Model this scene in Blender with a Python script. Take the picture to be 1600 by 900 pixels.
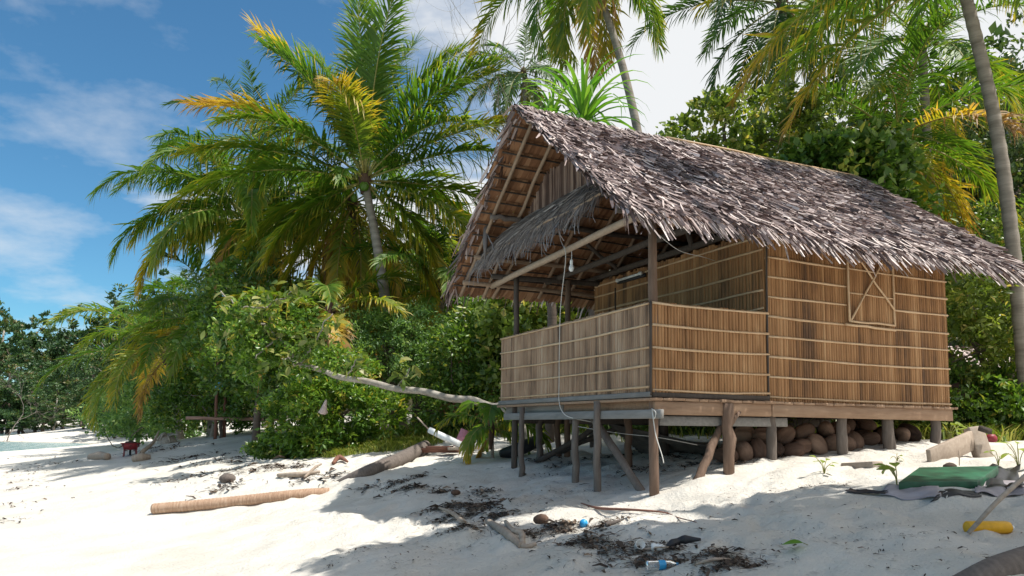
import bpy, math, random
import numpy as np
from mathutils import Vector, Matrix, Euler

for o in list(bpy.data.objects): bpy.data.objects.remove(o, do_unlink=True)
scene = bpy.context.scene
COL = scene.collection
R = math.radians
rng = np.random.default_rng(7)
random.seed(7)

# ------------------------------------------------------------------ camera
EYE = 1.7
F_PX, TILT, SHIFT, ROLL = 1176.57, 0.0933, 106.7, 0.0119
cam_d = bpy.data.cameras.new('camera')
cam = bpy.data.objects.new('camera', cam_d); COL.objects.link(cam)
cam_d.sensor_width = 36.0
cam_d.lens = F_PX * 36.0 / 1600.0
cam_d.shift_y = SHIFT / 1600.0
cam_d.clip_start = 0.05; cam_d.clip_end = 3000
cam.location = (0, 0, EYE)
cam.rotation_euler = (Matrix.Rotation(math.pi / 2 + TILT, 4, 'X') @ Matrix.Rotation(ROLL, 4, 'Z')).to_euler()
scene.camera = cam

# ------------------------------------------------------------------ light
SUN_DIR = Vector((0.48, -0.16, 1.0)).normalized()          # towards the sun
SUN_EL = math.asin(SUN_DIR.z)
world = bpy.data.worlds.new('World'); scene.world = world; world.use_nodes = True
wn = world.node_tree.nodes; wl = world.node_tree.links
wn.clear()
def wnode(t, **k):
    n = wn.new(t)
    for a, b in k.items(): setattr(n, a, b)
    return n
sky = wnode('ShaderNodeTexSky', sky_type='NISHITA', sun_disc=False, sun_elevation=SUN_EL,
            sun_rotation=math.atan2(SUN_DIR.x, SUN_DIR.y), air_density=1.0, dust_density=0.25, ozone_density=3.0)
tc = wnode('ShaderNodeTexCoord')
sep = wnode('ShaderNodeSeparateXYZ'); wl.new(tc.outputs['Generated'], sep.inputs[0])
def wmath(op, a, b=None, c=None):
    n = wnode('ShaderNodeMath', operation=op)
    for i, q in enumerate((a, b, c)):
        if q is None: continue
        if isinstance(q, (int, float)): n.inputs[i].default_value = q
        else: wl.new(q, n.inputs[i])
    return n.outputs[0]
zz = wmath('ADD', wmath('MAXIMUM', sep.outputs[2], 0.0), 0.22)
comb = wnode('ShaderNodeCombineXYZ')
wl.new(wmath('DIVIDE', sep.outputs[0], zz), comb.inputs[0]); wl.new(wmath('DIVIDE', sep.outputs[1], zz), comb.inputs[1])
n1 = wnode('ShaderNodeTexNoise'); n1.inputs['Scale'].default_value = 1.15; n1.inputs['Detail'].default_value = 7; n1.inputs['Roughness'].default_value = .52
mp = wnode('ShaderNodeMapping'); mp.inputs['Location'].default_value = (9.3, 6.2, 1.4); mp.inputs['Scale'].default_value = (1.0, 1.5, 1)
mp.inputs['Rotation'].default_value = (0, 0, R(38))
wl.new(comb.outputs[0], mp.inputs[0]); wl.new(mp.outputs[0], n1.inputs['Vector'])
n2 = wnode('ShaderNodeTexNoise'); n2.inputs['Scale'].default_value = 3.2; n2.inputs['Detail'].default_value = 8; n2.inputs['Roughness'].default_value = .6
wl.new(mp.outputs[0], n2.inputs['Vector'])
bank = wmath('MULTIPLY', sep.outputs[0], 1.05)                     # the cloud bank lies to the right
dens = wmath('ADD', wmath('ADD', wmath('MULTIPLY', n1.outputs[0], 1.6), wmath('MULTIPLY', n2.outputs[0], .45)), bank)
ramp = wnode('ShaderNodeValToRGB'); ramp.color_ramp.elements[0].position = .80; ramp.color_ramp.elements[1].position = 1.0
wl.new(wmath('MULTIPLY_ADD', dens, .9, .10), ramp.inputs[0])
n3 = wnode('ShaderNodeTexNoise'); n3.inputs['Scale'].default_value = 2.1; n3.inputs['Detail'].default_value = 9; n3.inputs['Roughness'].default_value = .58
mp3 = wnode('ShaderNodeMapping'); mp3.inputs['Location'].default_value = (2.2, 8.4, 3.3); wl.new(comb.outputs[0], mp3.inputs[0]); wl.new(mp3.outputs[0], n3.inputs['Vector'])
ramp3 = wnode('ShaderNodeValToRGB'); ramp3.color_ramp.elements[0].position = .47; ramp3.color_ramp.elements[1].position = .70; wl.new(n3.outputs[0], ramp3.inputs[0])
wisp = wmath('MULTIPLY', ramp3.outputs[0], .55)                        # thin fair weather puffs all over the sky
mixc = wnode('ShaderNodeMixRGB'); wl.new(wmath('MAXIMUM', ramp.outputs[0], wisp), mixc.inputs[0])
tint = wnode('ShaderNodeMixRGB', blend_type='MULTIPLY'); tint.inputs[0].default_value = 1.0
tint.inputs[2].default_value = (0.74, 1.28, 1.42, 1); wl.new(sky.outputs[0], tint.inputs[1])
wl.new(tint.outputs[0], mixc.inputs[1])
mixc.inputs[2].default_value = (9.4, 9.6, 9.8, 1)
bg = wnode('ShaderNodeBackground'); bg.inputs['Strength'].default_value = 0.075
wl.new(mixc.outputs[0], bg.inputs[0])
wo = wnode('ShaderNodeOutputWorld'); wl.new(bg.outputs[0], wo.inputs[0])

sun_d = bpy.data.lights.new('sun', 'SUN'); sun_d.energy = 5.0; sun_d.angle = R(0.53); sun_d.color = (1, .955, .88)
sun = bpy.data.objects.new('sun', sun_d); COL.objects.link(sun)
sun.rotation_euler = SUN_DIR.to_track_quat('Z', 'Y').to_euler(); sun.location = (20, -8, 40)

vs = scene.view_settings
vs.view_transform = 'Standard'; vs.look = 'None'; vs.gamma = 1.0; vs.exposure = 0.33
vs.use_curve_mapping = False
scene.render.engine = 'CYCLES'
scene.cycles.max_bounces = 8; scene.cycles.transparent_max_bounces = 8

# ------------------------------------------------------------------ pixel <-> world (used for measuring the photograph)
def ray(px, py):
    u = px - 800; v = py - 450 - SHIFT
    u, v = u * math.cos(ROLL) + v * math.sin(ROLL), -u * math.sin(ROLL) + v * math.cos(ROLL)
    x, zc = u / F_PX, -v / F_PX
    return np.array([x, math.cos(TILT) - zc * math.sin(TILT), math.sin(TILT) + zc * math.cos(TILT)])
def at(px, py, Y):
    d = ray(px, py); return d * (Y / d[1]) + np.array([0, 0, EYE])

# ------------------------------------------------------------------ mesh helpers
def unit(a):
    a = np.asarray(a, float); n = np.linalg.norm(a, axis=-1, keepdims=True); return a / np.maximum(n, 1e-9)
class B:
    """collects vertices / faces, builds ONE mesh object"""
    def __init__(s): s.V = []; s.F = []; s.A = []; s.n = 0
    def add(s, V, F, v=0.5):
        V = np.asarray(V, float).reshape(-1, 3)
        for f in (F if isinstance(F, list) else [F]):
            f = np.asarray(f, int)
            if f.size: s.F.append(f + s.n)
        s.A.append(np.broadcast_to(np.asarray(v, float), (len(V),)))
        s.V.append(V); s.n += len(V); return s
    def mesh(s, name, smooth=False):
        V = np.concatenate(s.V); me = bpy.data.meshes.new(name)
        me.vertices.add(len(V)); me.vertices.foreach_set('co', V.ravel())
        tot = np.concatenate([np.full(len(f), f.shape[1]) for f in s.F]); idx = np.concatenate([f.ravel() for f in s.F])
        me.loops.add(len(idx)); me.loops.foreach_set('vertex_index', idx)
        me.polygons.add(len(tot)); st = np.concatenate([[0], np.cumsum(tot)[:-1]])
        me.polygons.foreach_set('loop_start', st)
        if smooth: me.polygons.foreach_set('use_smooth', np.ones(len(tot), bool))
        a = me.attributes.new('v', 'FLOAT', 'POINT'); a.data.foreach_set('value', np.concatenate(s.A))
        me.update(calc_edges=True); return me
    def obj(s, name, mat, parent=None, smooth=False, kind=None):
        return link(name, s.mesh(name, smooth), mat, parent, kind)
def link(name, me, mat=None, parent=None, kind=None):
    o = bpy.data.objects.new(name, me); COL.objects.link(o)
    if mat is not None and me is not None and not me.materials: me.materials.append(mat)
    if parent is not None: o.parent = parent
    if kind: o['kind'] = kind
    return o
def tag(o, label, cat, group=None, kind=None):
    o['label'] = label; o['category'] = cat
    if group: o['group'] = group
    if kind: o['kind'] = kind
    return o
def thing(name, label, cat, loc=(0, 0, 0), rz=0, group=None):
    o = bpy.data.objects.new(name, None); COL.objects.link(o); o.empty_display_size = .2
    o.location = tuple(loc); o.rotation_euler = (0, 0, rz)
    return tag(o, label, cat, group)
def tube(path, rad, k=8, caps=True):
    P = np.asarray(path, float); n = len(P); rad = np.broadcast_to(np.asarray(rad, float), (n,))
    T = unit(np.gradient(P, axis=0)); up = np.array([0, 0, 1.0]) if abs(T[0][2]) < .9 else np.array([1.0, 0, 0])
    V = []
    N = unit(np.cross(T[0], up))
    for i in range(n):
        N = unit(N - T[i] * (N @ T[i])); Bn = np.cross(T[i], N)
        a = np.arange(k) / k * 2 * math.pi
        V.append(P[i] + rad[i] * (np.cos(a)[:, None] * N + np.sin(a)[:, None] * Bn))
    V = np.concatenate(V); i = np.arange(n - 1)[:, None] * k; j = np.arange(k)[None]; j2 = (j + 1) % k
    Q = np.stack([i + j, i + j2, i + k + j2, i + k + j], -1).reshape(-1, 4)
    F = [Q]
    if caps:
        V = np.concatenate([V, P[:1], P[-1:]]); c0 = n * k; j = np.arange(k); j2 = (j + 1) % k; e = (n - 1) * k
        F.append(np.concatenate([np.stack([np.full(k, c0), j2, j], -1), np.stack([np.full(k, c0 + 1), e + j, e + j2], -1)]))
    return V, F
def wobble(a, b, n=6, amp=.015, r=None):
    r = r or rng; a = np.asarray(a, float); b = np.asarray(b, float)
    t = np.linspace(0, 1, n)[:, None]; P = a + (b - a) * t
    return P + r.normal(0, amp, (n, 3)) * np.minimum(1, np.minimum(t, 1 - t) * 4)
def pole(name, a, b, r0, r1, mat, parent, amp=.012, n=7, k=8, v=.5):
    t = np.linspace(0, 1, n); rr = r0 + (r1 - r0) * t + rng.normal(0, .03 * r0, n)
    V, F = tube(wobble(a, b, n, amp), rr, k); return B().add(V, F, v).obj(name, mat, parent, smooth=True)
BOXF = np.array([[0, 1, 3, 2], [4, 6, 7, 5], [0, 4, 5, 1], [2, 3, 7, 6], [0, 2, 6, 4], [1, 5, 7, 3]])
def boxv(lo, hi, jit=0):
    V = np.array([[x, y, z] for x in (lo[0], hi[0]) for y in (lo[1], hi[1]) for z in (lo[2], hi[2])], float)
    return V + (rng.normal(0, jit, V.shape) if jit else 0)
def board(name, lo, hi, mat, parent, jit=.003, v=.5, bevel=.006):
    b = B().add(boxv(lo, hi, jit), BOXF, v); o = b.obj(name, mat, parent)
    if bevel:
        m = o.modifiers.new('bevel', 'BEVEL'); m.width = bevel; m.segments = 1
    return o
def bar(a, b, w, h, up=(0, 0, 1)):
    a = np.asarray(a, float); b = np.asarray(b, float); t = unit(b - a); s = unit(np.cross(t, up)); u = np.cross(s, t)
    V = [p + s * sx * w / 2 + u * sz * h / 2 for p in (a, b) for sx in (-1, 1) for sz in (-1, 1)]
    return np.array(V), BOXF
def lathe(prof, k=16, axis=2):
    prof = np.asarray(prof, float); n = len(prof); a = np.arange(k) / k * 2 * math.pi
    V = np.stack([prof[:, None, 0] * np.cos(a), prof[:, None, 0] * np.sin(a), np.repeat(prof[:, 1:2], k, 1)], -1).reshape(-1, 3)
    i = np.arange(n - 1)[:, None] * k; j = np.arange(k)[None]; j2 = (j + 1) % k
    return V, np.stack([i + j, i + j2, i + k + j2, i + k + j], -1).reshape(-1, 4)
def hsh(i, j, s):
    with np.errstate(over='ignore'):
        h = (i.astype(np.int64) * 374761393 + j.astype(np.int64) * 668265263 + s * 974634777) & 0xffffffff
        h = ((h ^ (h >> 13)) * 1274126177) & 0xffffffff
        return ((h ^ (h >> 16)) & 0xffff) / 65535.0
def noise2(x, y, s=0):
    i = np.floor(x); j = np.floor(y); fx = x - i; fy = y - j
    fx = fx * fx * (3 - 2 * fx); fy = fy * fy * (3 - 2 * fy)
    a = hsh(i, j, s); b = hsh(i + 1, j, s); c = hsh(i, j + 1, s); d = hsh(i + 1, j + 1, s)
    return (a + (b - a) * fx) * (1 - fy) + (c + (d - c) * fx) * fy - .5

# ------------------------------------------------------------------ materials
def mat_new(name):
    m = bpy.data.materials.new(name); m.use_nodes = True; nt = m.node_tree; nt.nodes.clear(); return m, nt, nt.nodes, nt.links
def ramp_set(node, stops):
    cr = node.color_ramp
    while len(cr.elements) < len(stops): cr.elements.new(.5)
    for e, (p, c) in zip(cr.elements, stops): e.position = p; e.color = (*c, 1)
def leafmat(name, stops, transl=.35, rough=.5, tgain=1.6):
    m, nt, N, L = mat_new(name)
    at_ = N.new('ShaderNodeAttribute'); at_.attribute_name = 'v'
    r = N.new('ShaderNodeValToRGB'); ramp_set(r, stops); L.new(at_.outputs['Fac'], r.inputs[0])
    p = N.new('ShaderNodeBsdfPrincipled'); p.inputs['Roughness'].default_value = rough
    L.new(r.outputs[0], p.inputs['Base Color'])
    t = N.new('ShaderNodeBsdfTranslucent'); g = N.new('ShaderNodeMixRGB'); g.blend_type = 'MULTIPLY'; g.inputs[0].default_value = 1
    g.inputs[2].default_value = (tgain * 1.15, tgain * 1.1, tgain * .5, 1); L.new(r.outputs[0], g.inputs[1]); L.new(g.outputs[0], t.inputs[0])
    mx = N.new('ShaderNodeMixShader'); mx.inputs[0].default_value = transl; L.new(p.outputs[0], mx.inputs[1]); L.new(t.outputs[0], mx.inputs[2])
    o = N.new('ShaderNodeOutputMaterial'); L.new(mx.outputs[0], o.inputs[0]); return m
def woodmat(name, stops, scale=(6, 6, 40), rough=.8, bump=.4, attr=.5, spec=.3, nscale=1.0, axis_noise=3.0, patch=0.0):
    """stops picked by a mix of stretched noise and the per-piece value v"""
    m, nt, N, L = mat_new(name)
    at_ = N.new('ShaderNodeAttribute'); at_.attribute_name = 'v'
    tc = N.new('ShaderNodeTexCoord'); mp = N.new('ShaderNodeMapping'); mp.inputs['Scale'].default_value = scale
    L.new(tc.outputs['Object'], mp.inputs[0])
    n = N.new('ShaderNodeTexNoise'); n.inputs['Scale'].default_value = nscale; n.inputs['Detail'].default_value = 6; n.inputs['Roughness'].default_value = .65
    L.new(mp.outputs[0], n.inputs['Vector'])
    n2 = N.new('ShaderNodeTexNoise'); n2.inputs['Scale'].default_value = axis_noise; n2.inputs['Detail'].default_value = 3
    L.new(tc.outputs['Object'], n2.inputs['Vector'])
    a = N.new('ShaderNodeMath'); a.operation = 'MULTIPLY'; a.inputs[1].default_value = attr; L.new(at_.outputs['Fac'], a.inputs[0])
    b = N.new('ShaderNodeMath'); b.operation = 'MULTIPLY_ADD'; b.inputs[1].default_value = (1 - attr) * .75; L.new(n.outputs[0], b.inputs[0]); L.new(a.outputs[0], b.inputs[2])
    c = N.new('ShaderNodeMath'); c.operation = 'MULTIPLY_ADD'; c.inputs[1].default_value = (1 - attr) * .25; L.new(n2.outputs[0], c.inputs[0]); L.new(b.outputs[0], c.inputs[2])
    if patch:                                         # bleached and stained patches
        n4 = N.new('ShaderNodeTexNoise'); n4.inputs['Scale'].default_value = 1.6; n4.inputs['Detail'].default_value = 5; n4.inputs['Roughness'].default_value = .6; mp4 = N.new('ShaderNodeMapping'); mp4.inputs['Scale'].default_value = (1.6, 1.6, .9)
        L.new(tc.outputs['Object'], mp4.inputs[0]); L.new(mp4.outputs[0], n4.inputs['Vector'])
        sb = N.new('ShaderNodeMath'); sb.operation = 'SUBTRACT'; sb.inputs[1].default_value = .5; L.new(n4.outputs[0], sb.inputs[0])
        d_ = N.new('ShaderNodeMath'); d_.operation = 'MULTIPLY_ADD'; d_.inputs[1].default_value = patch; L.new(sb.outputs[0], d_.inputs[0]); L.new(c.outputs[0], d_.inputs[2]); c = d_
    r = N.new('ShaderNodeValToRGB'); ramp_set(r, stops); L.new(c.outputs[0], r.inputs[0])
    p = N.new('ShaderNodeBsdfPrincipled'); p.inputs['Roughness'].default_value = rough
    p.inputs['Specular IOR Level'].default_value = spec
    L.new(r.outputs[0], p.inputs['Base Color'])
    bm = N.new('ShaderNodeBump'); bm.inputs['Strength'].default_value = bump; bm.inputs['Distance'].default_value = .01
    L.new(n.outputs[0], bm.inputs['Height']); L.new(bm.outputs[0], p.inputs['Normal'])
    o = N.new('ShaderNodeOutputMaterial'); L.new(p.outputs[0], o.inputs[0]); return m
def plain(name, col, rough=.5, spec=.4, var=.12, scale=25, transmission=0, metallic=0):
    m, nt, N, L = mat_new(name)
    n = N.new('ShaderNodeTexNoise'); n.inputs['Scale'].default_value = scale; n.inputs['Detail'].default_value = 5
    tc = N.new('ShaderNodeTexCoord'); L.new(tc.outputs['Object'], n.inputs['Vector'])
    r = N.new('ShaderNodeValToRGB'); c = np.array(col); ramp_set(r, [(.3, tuple(c * (1 - var))), (.7, tuple(np.minimum(1, c * (1 + var))))])
    L.new(n.outputs[0], r.inputs[0])
    p = N.new('ShaderNodeBsdfPrincipled'); p.inputs['Roughness'].default_value = rough; p.inputs['Specular IOR Level'].default_value = spec
    p.inputs['Transmission Weight'].default_value = transmission; p.inputs['Metallic'].default_value = metallic
    L.new(r.outputs[0], p.inputs['Base Color'])
    o = N.new('ShaderNodeOutputMaterial'); L.new(p.outputs[0], o.inputs[0]); return m

M = {}
M['palm'] = leafmat('palm_leaf', [(0, (.040, .105, .013)), (.3, (.085, .18, .018)), (.55, (.20, .25, .026)), (.78, (.50, .36, .035)), (1, (.34, .20, .09))], .42, .5, 1.5)
M['palm_blue'] = leafmat('palm_leaf_dark', [(0, (0.037, 0.088, 0.027)), (.4, (0.069, 0.144, 0.037)), (.75, (0.175, 0.213, 0.050)), (1, (0.438, 0.300, 0.100))], .36, .48, 1.4)
M['rachis'] = leafmat('palm_rachis', [(0, (.13, .17, .04)), (.5, (.28, .25, .06)), (1, (.38, .22, .08))], .05, .5)
M['bush'] = leafmat('bush_leaf', [(0, (0.042, 0.088, 0.019)), (.5, (0.095, 0.184, 0.030)), (.85, (0.179, 0.279, 0.041)), (1, (0.336, 0.353, 0.075))], .36, .36, 1.5)
M['naupaka'] = leafmat('shore_shrub_leaf', [(0, (0.057, 0.125, 0.020)), (.5, (0.123, 0.238, 0.034)), (.9, (0.246, 0.344, 0.051)), (1, (0.473, 0.397, 0.085))], .38, .34, 1.5)
M['dark'] = leafmat('jungle_leaf', [(0, (0.038, 0.073, 0.026)), (.5, (0.071, 0.125, 0.034)), (.9, (0.137, 0.184, 0.045)), (1, (0.252, 0.221, 0.075))], .3, .42, 1.4)
M['lime'] = leafmat('light_leaf', [(0, (0.081, 0.127, 0.029)), (.5, (0.164, 0.242, 0.043)), (.9, (0.309, 0.357, 0.081)), (1, (0.491, 0.420, 0.130))], .42, .36, 1.5)
M['feather'] = leafmat('feathery_leaf', [(0, (0.074, 0.158, 0.058)), (.5, (0.147, 0.278, 0.081)), (1, (0.294, 0.408, 0.116))], .38, .4, 1.4)
M['olive'] = leafmat('olive_leaf', [(0, (.06, .12, .025)), (.5, (.15, .21, .055)), (.85, (.32, .32, .11)), (1, (.5, .38, .12))], .34, .45, 1.3)
M['far'] = leafmat('forest_leaf', [(0, (0.030, 0.074, 0.027)), (.5, (0.057, 0.119, 0.035)), (.9, (0.101, 0.162, 0.047)), (1, (0.216, 0.176, 0.081))], .25, .5, 1.3)
M['grass'] = leafmat('grass_blade', [(0, (.09, .17, .02)), (.5, (.25, .29, .05)), (1, (.46, .40, .14))], .35, .6, 1.3)
M['pandan'] = leafmat('strap_leaf', [(0, (0.042, 0.132, 0.017)), (.5, (0.084, 0.228, 0.024)), (1, (0.192, 0.324, 0.060))], .4, .3, 1.5)
M['trunk_palm'] = woodmat('palm_trunk', [(.2, (.09, .075, .06)), (.5, (.24, .21, .175)), (.8, (.40, .36, .31))], (3, 3, 22), .85, .8, .3)
M['trunk_dark'] = woodmat('dark_trunk', [(.2, (.05, .04, .03)), (.5, (.13, .10, .08)), (.8, (.24, .2, .16))], (3, 3, 18), .85, .8, .3)
M['trunk_pale'] = woodmat('pale_bark', [(.25, (.10, .085, .07)), (.5, (.29, .26, .22)), (.75, (.50, .47, .41))], (14, 14, 14), .8, .5, .3)
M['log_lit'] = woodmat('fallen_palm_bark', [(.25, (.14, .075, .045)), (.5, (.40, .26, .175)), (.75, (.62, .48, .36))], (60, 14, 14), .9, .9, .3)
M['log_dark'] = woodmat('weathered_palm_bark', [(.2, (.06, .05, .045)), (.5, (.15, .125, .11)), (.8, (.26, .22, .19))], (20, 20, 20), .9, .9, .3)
M['post'] = woodmat('grey_post_wood', [(.2, (.055, .044, .036)), (.5, (.155, .128, .11)), (.8, (.29, .25, .215))], (30, 30, 4), .85, .5, .35)
M['post_brown'] = woodmat('brown_post_wood', [(.2, (.055, .034, .024)), (.5, (.16, .105, .075)), (.8, (.30, .21, .155))], (30, 30, 4), .85, .5, .35)
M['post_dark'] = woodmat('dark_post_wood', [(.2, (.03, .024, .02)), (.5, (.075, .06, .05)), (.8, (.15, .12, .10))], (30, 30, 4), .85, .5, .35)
M['beam_grey'] = woodmat('grey_beam_wood', [(.2, (.10, .095, .09)), (.5, (.24, .23, .215)), (.8, (.38, .36, .34))], (22, 3, 22), .85, .4, .35)
M['beam_brown'] = woodmat('brown_beam_wood', [(.2, (.12, .07, .045)), (.5, (.31, .20, .13)), (.8, (.47, .33, .23))], (3, 22, 22), .85, .4, .35)
M['pole_pale'] = woodmat('pale_pole_wood', [(.2, (.17, .12, .085)), (.5, (.36, .27, .20)), (.8, (.50, .40, .31))], (18, 18, 18), .8, .4, .35)
M['rafter'] = woodmat('rafter_wood', [(.2, (.13, .08, .05)), (.5, (.30, .21, .145)), (.8, (.45, .34, .25))], (18, 18, 18), .8, .4, .35)
M['slat_front'] = woodmat('split_stem_grey', [(.0, (.03, .018, .011)), (.2, (.13, .082, .052)), (.42, (.32, .20, .122)), (.62, (.44, .295, .19)), (.9, (.54, .42, .31))], (34, 34, 1.3), .62, .35, .55, .35, patch=.75)
M['slat_side'] = woodmat('split_stem_brown', [(.0, (.03, .015, .007)), (.2, (.12, .062, .030)), (.42, (.31, .155, .062)), (.62, (.42, .225, .098)), (.9, (.57, .355, .185))], (34, 34, 1.3), .6, .35, .55, .35, patch=.75)
M['batten'] = woodmat('cane_batten', [(.2, (.36, .22, .12)), (.5, (.58, .40, .24)), (.8, (.72, .55, .37))], (12, 12, 12), .5, .3, .4, .4)
M['thatch_top'] = woodmat('weathered_thatch', [(.08, (.032, .022, .02)), (.30, (.13, .09, .083)), (.55, (.33, .25, .232)), (.85, (.68, .585, .55))], (14, 14, 14), .52, .4, .75, .45)
M['thatch_under'] = woodmat('thatch_underside', [(.1, (.13, .06, .03)), (.45, (.27, .135, .07)), (.75, (.40, .22, .12)), (.95, (.5, .32, .2))], (30, 30, 3), .7, .4, .6, .3)
M['thatch_grey'] = woodmat('grey_thatch', [(.1, (.07, .062, .062)), (.5, (.19, .17, .165)), (.9, (.38, .34, .32))], (14, 14, 14), .6, .4, .75, .4)
M['gable'] = woodmat('gable_strips', [(.0, (.02, .012, .008)), (.2, (.09, .05, .036)), (.5, (.21, .13, .095)), (.9, (.40, .28, .21))], (26, 26, 2), .7, .35, .65, .3)
M['husk'] = woodmat('coconut_husk', [(.25, (.03, .017, .012)), (.5, (.13, .078, .055)), (.8, (.30, .20, .145))], (26, 26, 5), .85, .7, .5)
M['litter'] = woodmat('dry_litter', [(.1, (.025, .018, .014)), (.5, (.085, .06, .045)), (.85, (.22, .16, .11)), (1, (.42, .33, .24))], (9, 9, 9), .9, .3, .85)
M['drift'] = woodmat('driftwood', [(.2, (.16, .12, .09)), (.5, (.36, .29, .23)), (.8, (.52, .45, .37))], (20, 20, 20), .85, .5, .4)
M['rope'] = plain('rope', (.62, .60, .55), .8)
M['white'] = plain('white_plastic', (.78, .79, .78), .35)
M['green'] = plain('green_paint', (.014, .085, .042), .5, .4, .5, 7)
M['yellow'] = plain('yellow_plastic', (.72, .37, .012), .42, .4, .12)
M['blue'] = plain('blue_plastic', (.03, .30, .60), .35)
M['red'] = plain('red_paint', (.22, .022, .03), .5, .4, .25)
M['black'] = plain('black_sheet', (.022, .022, .026), .5, .4, .3)
M['greysheet'] = plain('grey_sheet', (.30, .27, .29), .5, .4, .35, 6)
M['clear'] = plain('clear_plastic', (.85, .9, .92), .12, .5, .03, 20, .85)
M['pink'] = plain('pink_plastic', (.72, .30, .36), .5)
M['concrete'] = plain('concrete', (.42, .38, .34), .9, .2, .3, 8)
M['wood_red'] = woodmat('reddish_boards', [(.2, (.09, .04, .028)), (.5, (.21, .10, .07)), (.8, (.33, .19, .14))], (4, 20, 20), .85, .4, .4)
M['rust'] = woodmat('rusty_beam', [(.2, (.22, .11, .08)), (.5, (.42, .24, .18)), (.8, (.58, .40, .32))], (3, 20, 20), .85, .4, .35)

# ------------------------------------------------------------------ terrain
CP = [(1027,765,7.82),(945,765,8.65),(901,748,9.25),(823,740,10.5),(803,730,10.9),(1130,738,8.21),(1209,722,8.5),(1319,712,8.97),
      (1392,697,9.3),(1466,694,9.68),(1000,900,5.0),(1300,900,4.3),(1590,890,3.9),(1485,766,6.0),(1540,830,4.9),(700,900,5.8),(455,870,7.0),
      (230,900,7.2),(0,900,7.6),(240,803,11.7),(500,772,11.7),(550,750,12),(665,708,14),(690,702,14),(130,777,14),(362,750,13),(203,714,30),
      (335,685,24),(480,711,16.5),(600,694,15.5),(270,690,30),(150,717,29),(60,675,110),(150,692,60),(0,760,18),(740,694,14.5),(1550,688,12.5),
      (870,702,13),(1050,694,12.5),(1300,690,12),(1404,772,6.0),(1527,771,6.0),(1560,748,6.9),(1436,748,6.9),(1495,759,6.5),(1465,778,5.75)]
CPW = [tuple(at(*c)) for c in CP] + [(20,30,3.0),(0,40,3.4),(40,15,3.0),(-5,30,2.0),(15,5,1.6),(8,1,1.1),(0,0,.25),(2,2,.5),(-6,0,.12),(-12,0,-.0),(-19,18,-.02),
      (-27,34,0),(-42,62,0),(-72,110,0),(-30,10,-1.2),(-45,30,-1.3),(-60,55,-1.3),(-95,100,-1.4),(-200,60,-4),(-60,-40,-3),(10,-30,-.6),(40,-30,1),
      (-20,62,2),(-45,110,2.5),(-60,150,7),(-95,150,3),(-40,190,22),(0,60,6),(-2,100,20),(25,130,30),(60,60,14),(100,100,30),(150,20,14),(300,200,40),(0,300,45),(-150,300,12),(-300,200,-4),
      (13,22,2.6),(22,18,2.8)]
CPW = np.array(CPW, float)
def _phi(d2): return np.sqrt(d2 + 1.2)
_d2 = ((CPW[:, None, :2] - CPW[None, :, :2]) ** 2).sum(-1)
_A = np.block([[_phi(_d2) + 0 * np.eye(len(CPW)), np.ones((len(CPW), 1))], [np.ones((1, len(CPW))), np.zeros((1, 1))]])
_A[:len(CPW), :len(CPW)] -= np.eye(len(CPW)) * .05
_w = np.linalg.solve(_A, np.concatenate([CPW[:, 2], [0]]))
_fr = np.random.default_rng(5); FP = []
for (xa, ya), (xb, yb), nst in (((-3.5, 5.2), (0.3, 8.6), 16), ((-1.2, 4.4), (3.4, 5.9), 14), ((1.2, 4.2), (2.4, 7.4), 10), ((2.2, 7.2), (5.2, 8.9), 11), ((-2.6, 9.5), (1.4, 6.6), 14), ((-6, 8.5), (-2.0, 12.5), 16), ((3.0, 4.4), (4.6, 7.2), 9)):
    for i in range(nst):
        t = i / (nst - 1); a = math.atan2(yb - ya, xb - xa) + _fr.normal(0, .15); sd = (i % 2 * 2 - 1) * .10
        FP.append((xa + (xb - xa) * t - math.sin(a) * sd + _fr.normal(0, .05), ya + (yb - ya) * t + math.cos(a) * sd + _fr.normal(0, .05), a, _fr.uniform(.020, .038)))
for i in range(130): FP.append((_fr.uniform(-3, 5), _fr.uniform(4, 9.5), _fr.uniform(0, 6.28), _fr.uniform(.008, .03)))
def footprints(x, y):
    z = np.zeros(len(x)); m = (np.abs(x) < 8) & (y > 3.5) & (y < 14)
    xm, ym = x[m], y[m]; zm = np.zeros(len(xm))
    for fx, fy, a, dp in FP:
        u = (xm - fx) * math.cos(a) + (ym - fy) * math.sin(a); v = -(xm - fx) * math.sin(a) + (ym - fy) * math.cos(a); q = (u / .14) ** 2 + (v / .065) ** 2
        k = q < 9; zm[k] += dp * (-1.25 * np.exp(-q[k] * 1.1) + .45 * np.exp(-((np.sqrt(q[k]) - 1.55) ** 2) * 5))
    z[m] = zm; return z
def gz(x, y, detail=True):
    x = np.asarray(x, float); y = np.asarray(y, float); sh = x.shape; xf, yf = x.ravel(), y.ravel()
    z = np.zeros(len(xf))
    for i in range(0, len(xf), 20000):
        s = slice(i, i + 20000)
        d2 = (xf[s, None] - CPW[None, :, 0]) ** 2 + (yf[s, None] - CPW[None, :, 1]) ** 2
        z[s] = _phi(d2) @ _w[:-1] + _w[-1]
    if detail:
        dist = np.hypot(xf, yf); near = np.clip(1.6 - dist / 28, 0, 1)
        dry = np.clip((z - .12) / .5, .12, 1) * near
        z = z + dry * (.09 * noise2(xf * .8, yf * .8, 1) + .075 * noise2(xf * 2.1 + 3, yf * 2.1, 2) + .058 * noise2(xf * 4.6, yf * 4.6, 3) + .026 * noise2(xf * 10, yf * 10, 4))
        if len(xf) > 4000: z = z + footprints(xf, yf)
        z = z + np.clip((dist - 30) / 60, 0, 1) * 1.2 * noise2(xf * .08, yf * .08, 9) * (z > 1.5)
    return z.reshape(sh)
def g1(x, y): return float(gz(np.array([x]), np.array([y]))[0])
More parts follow.
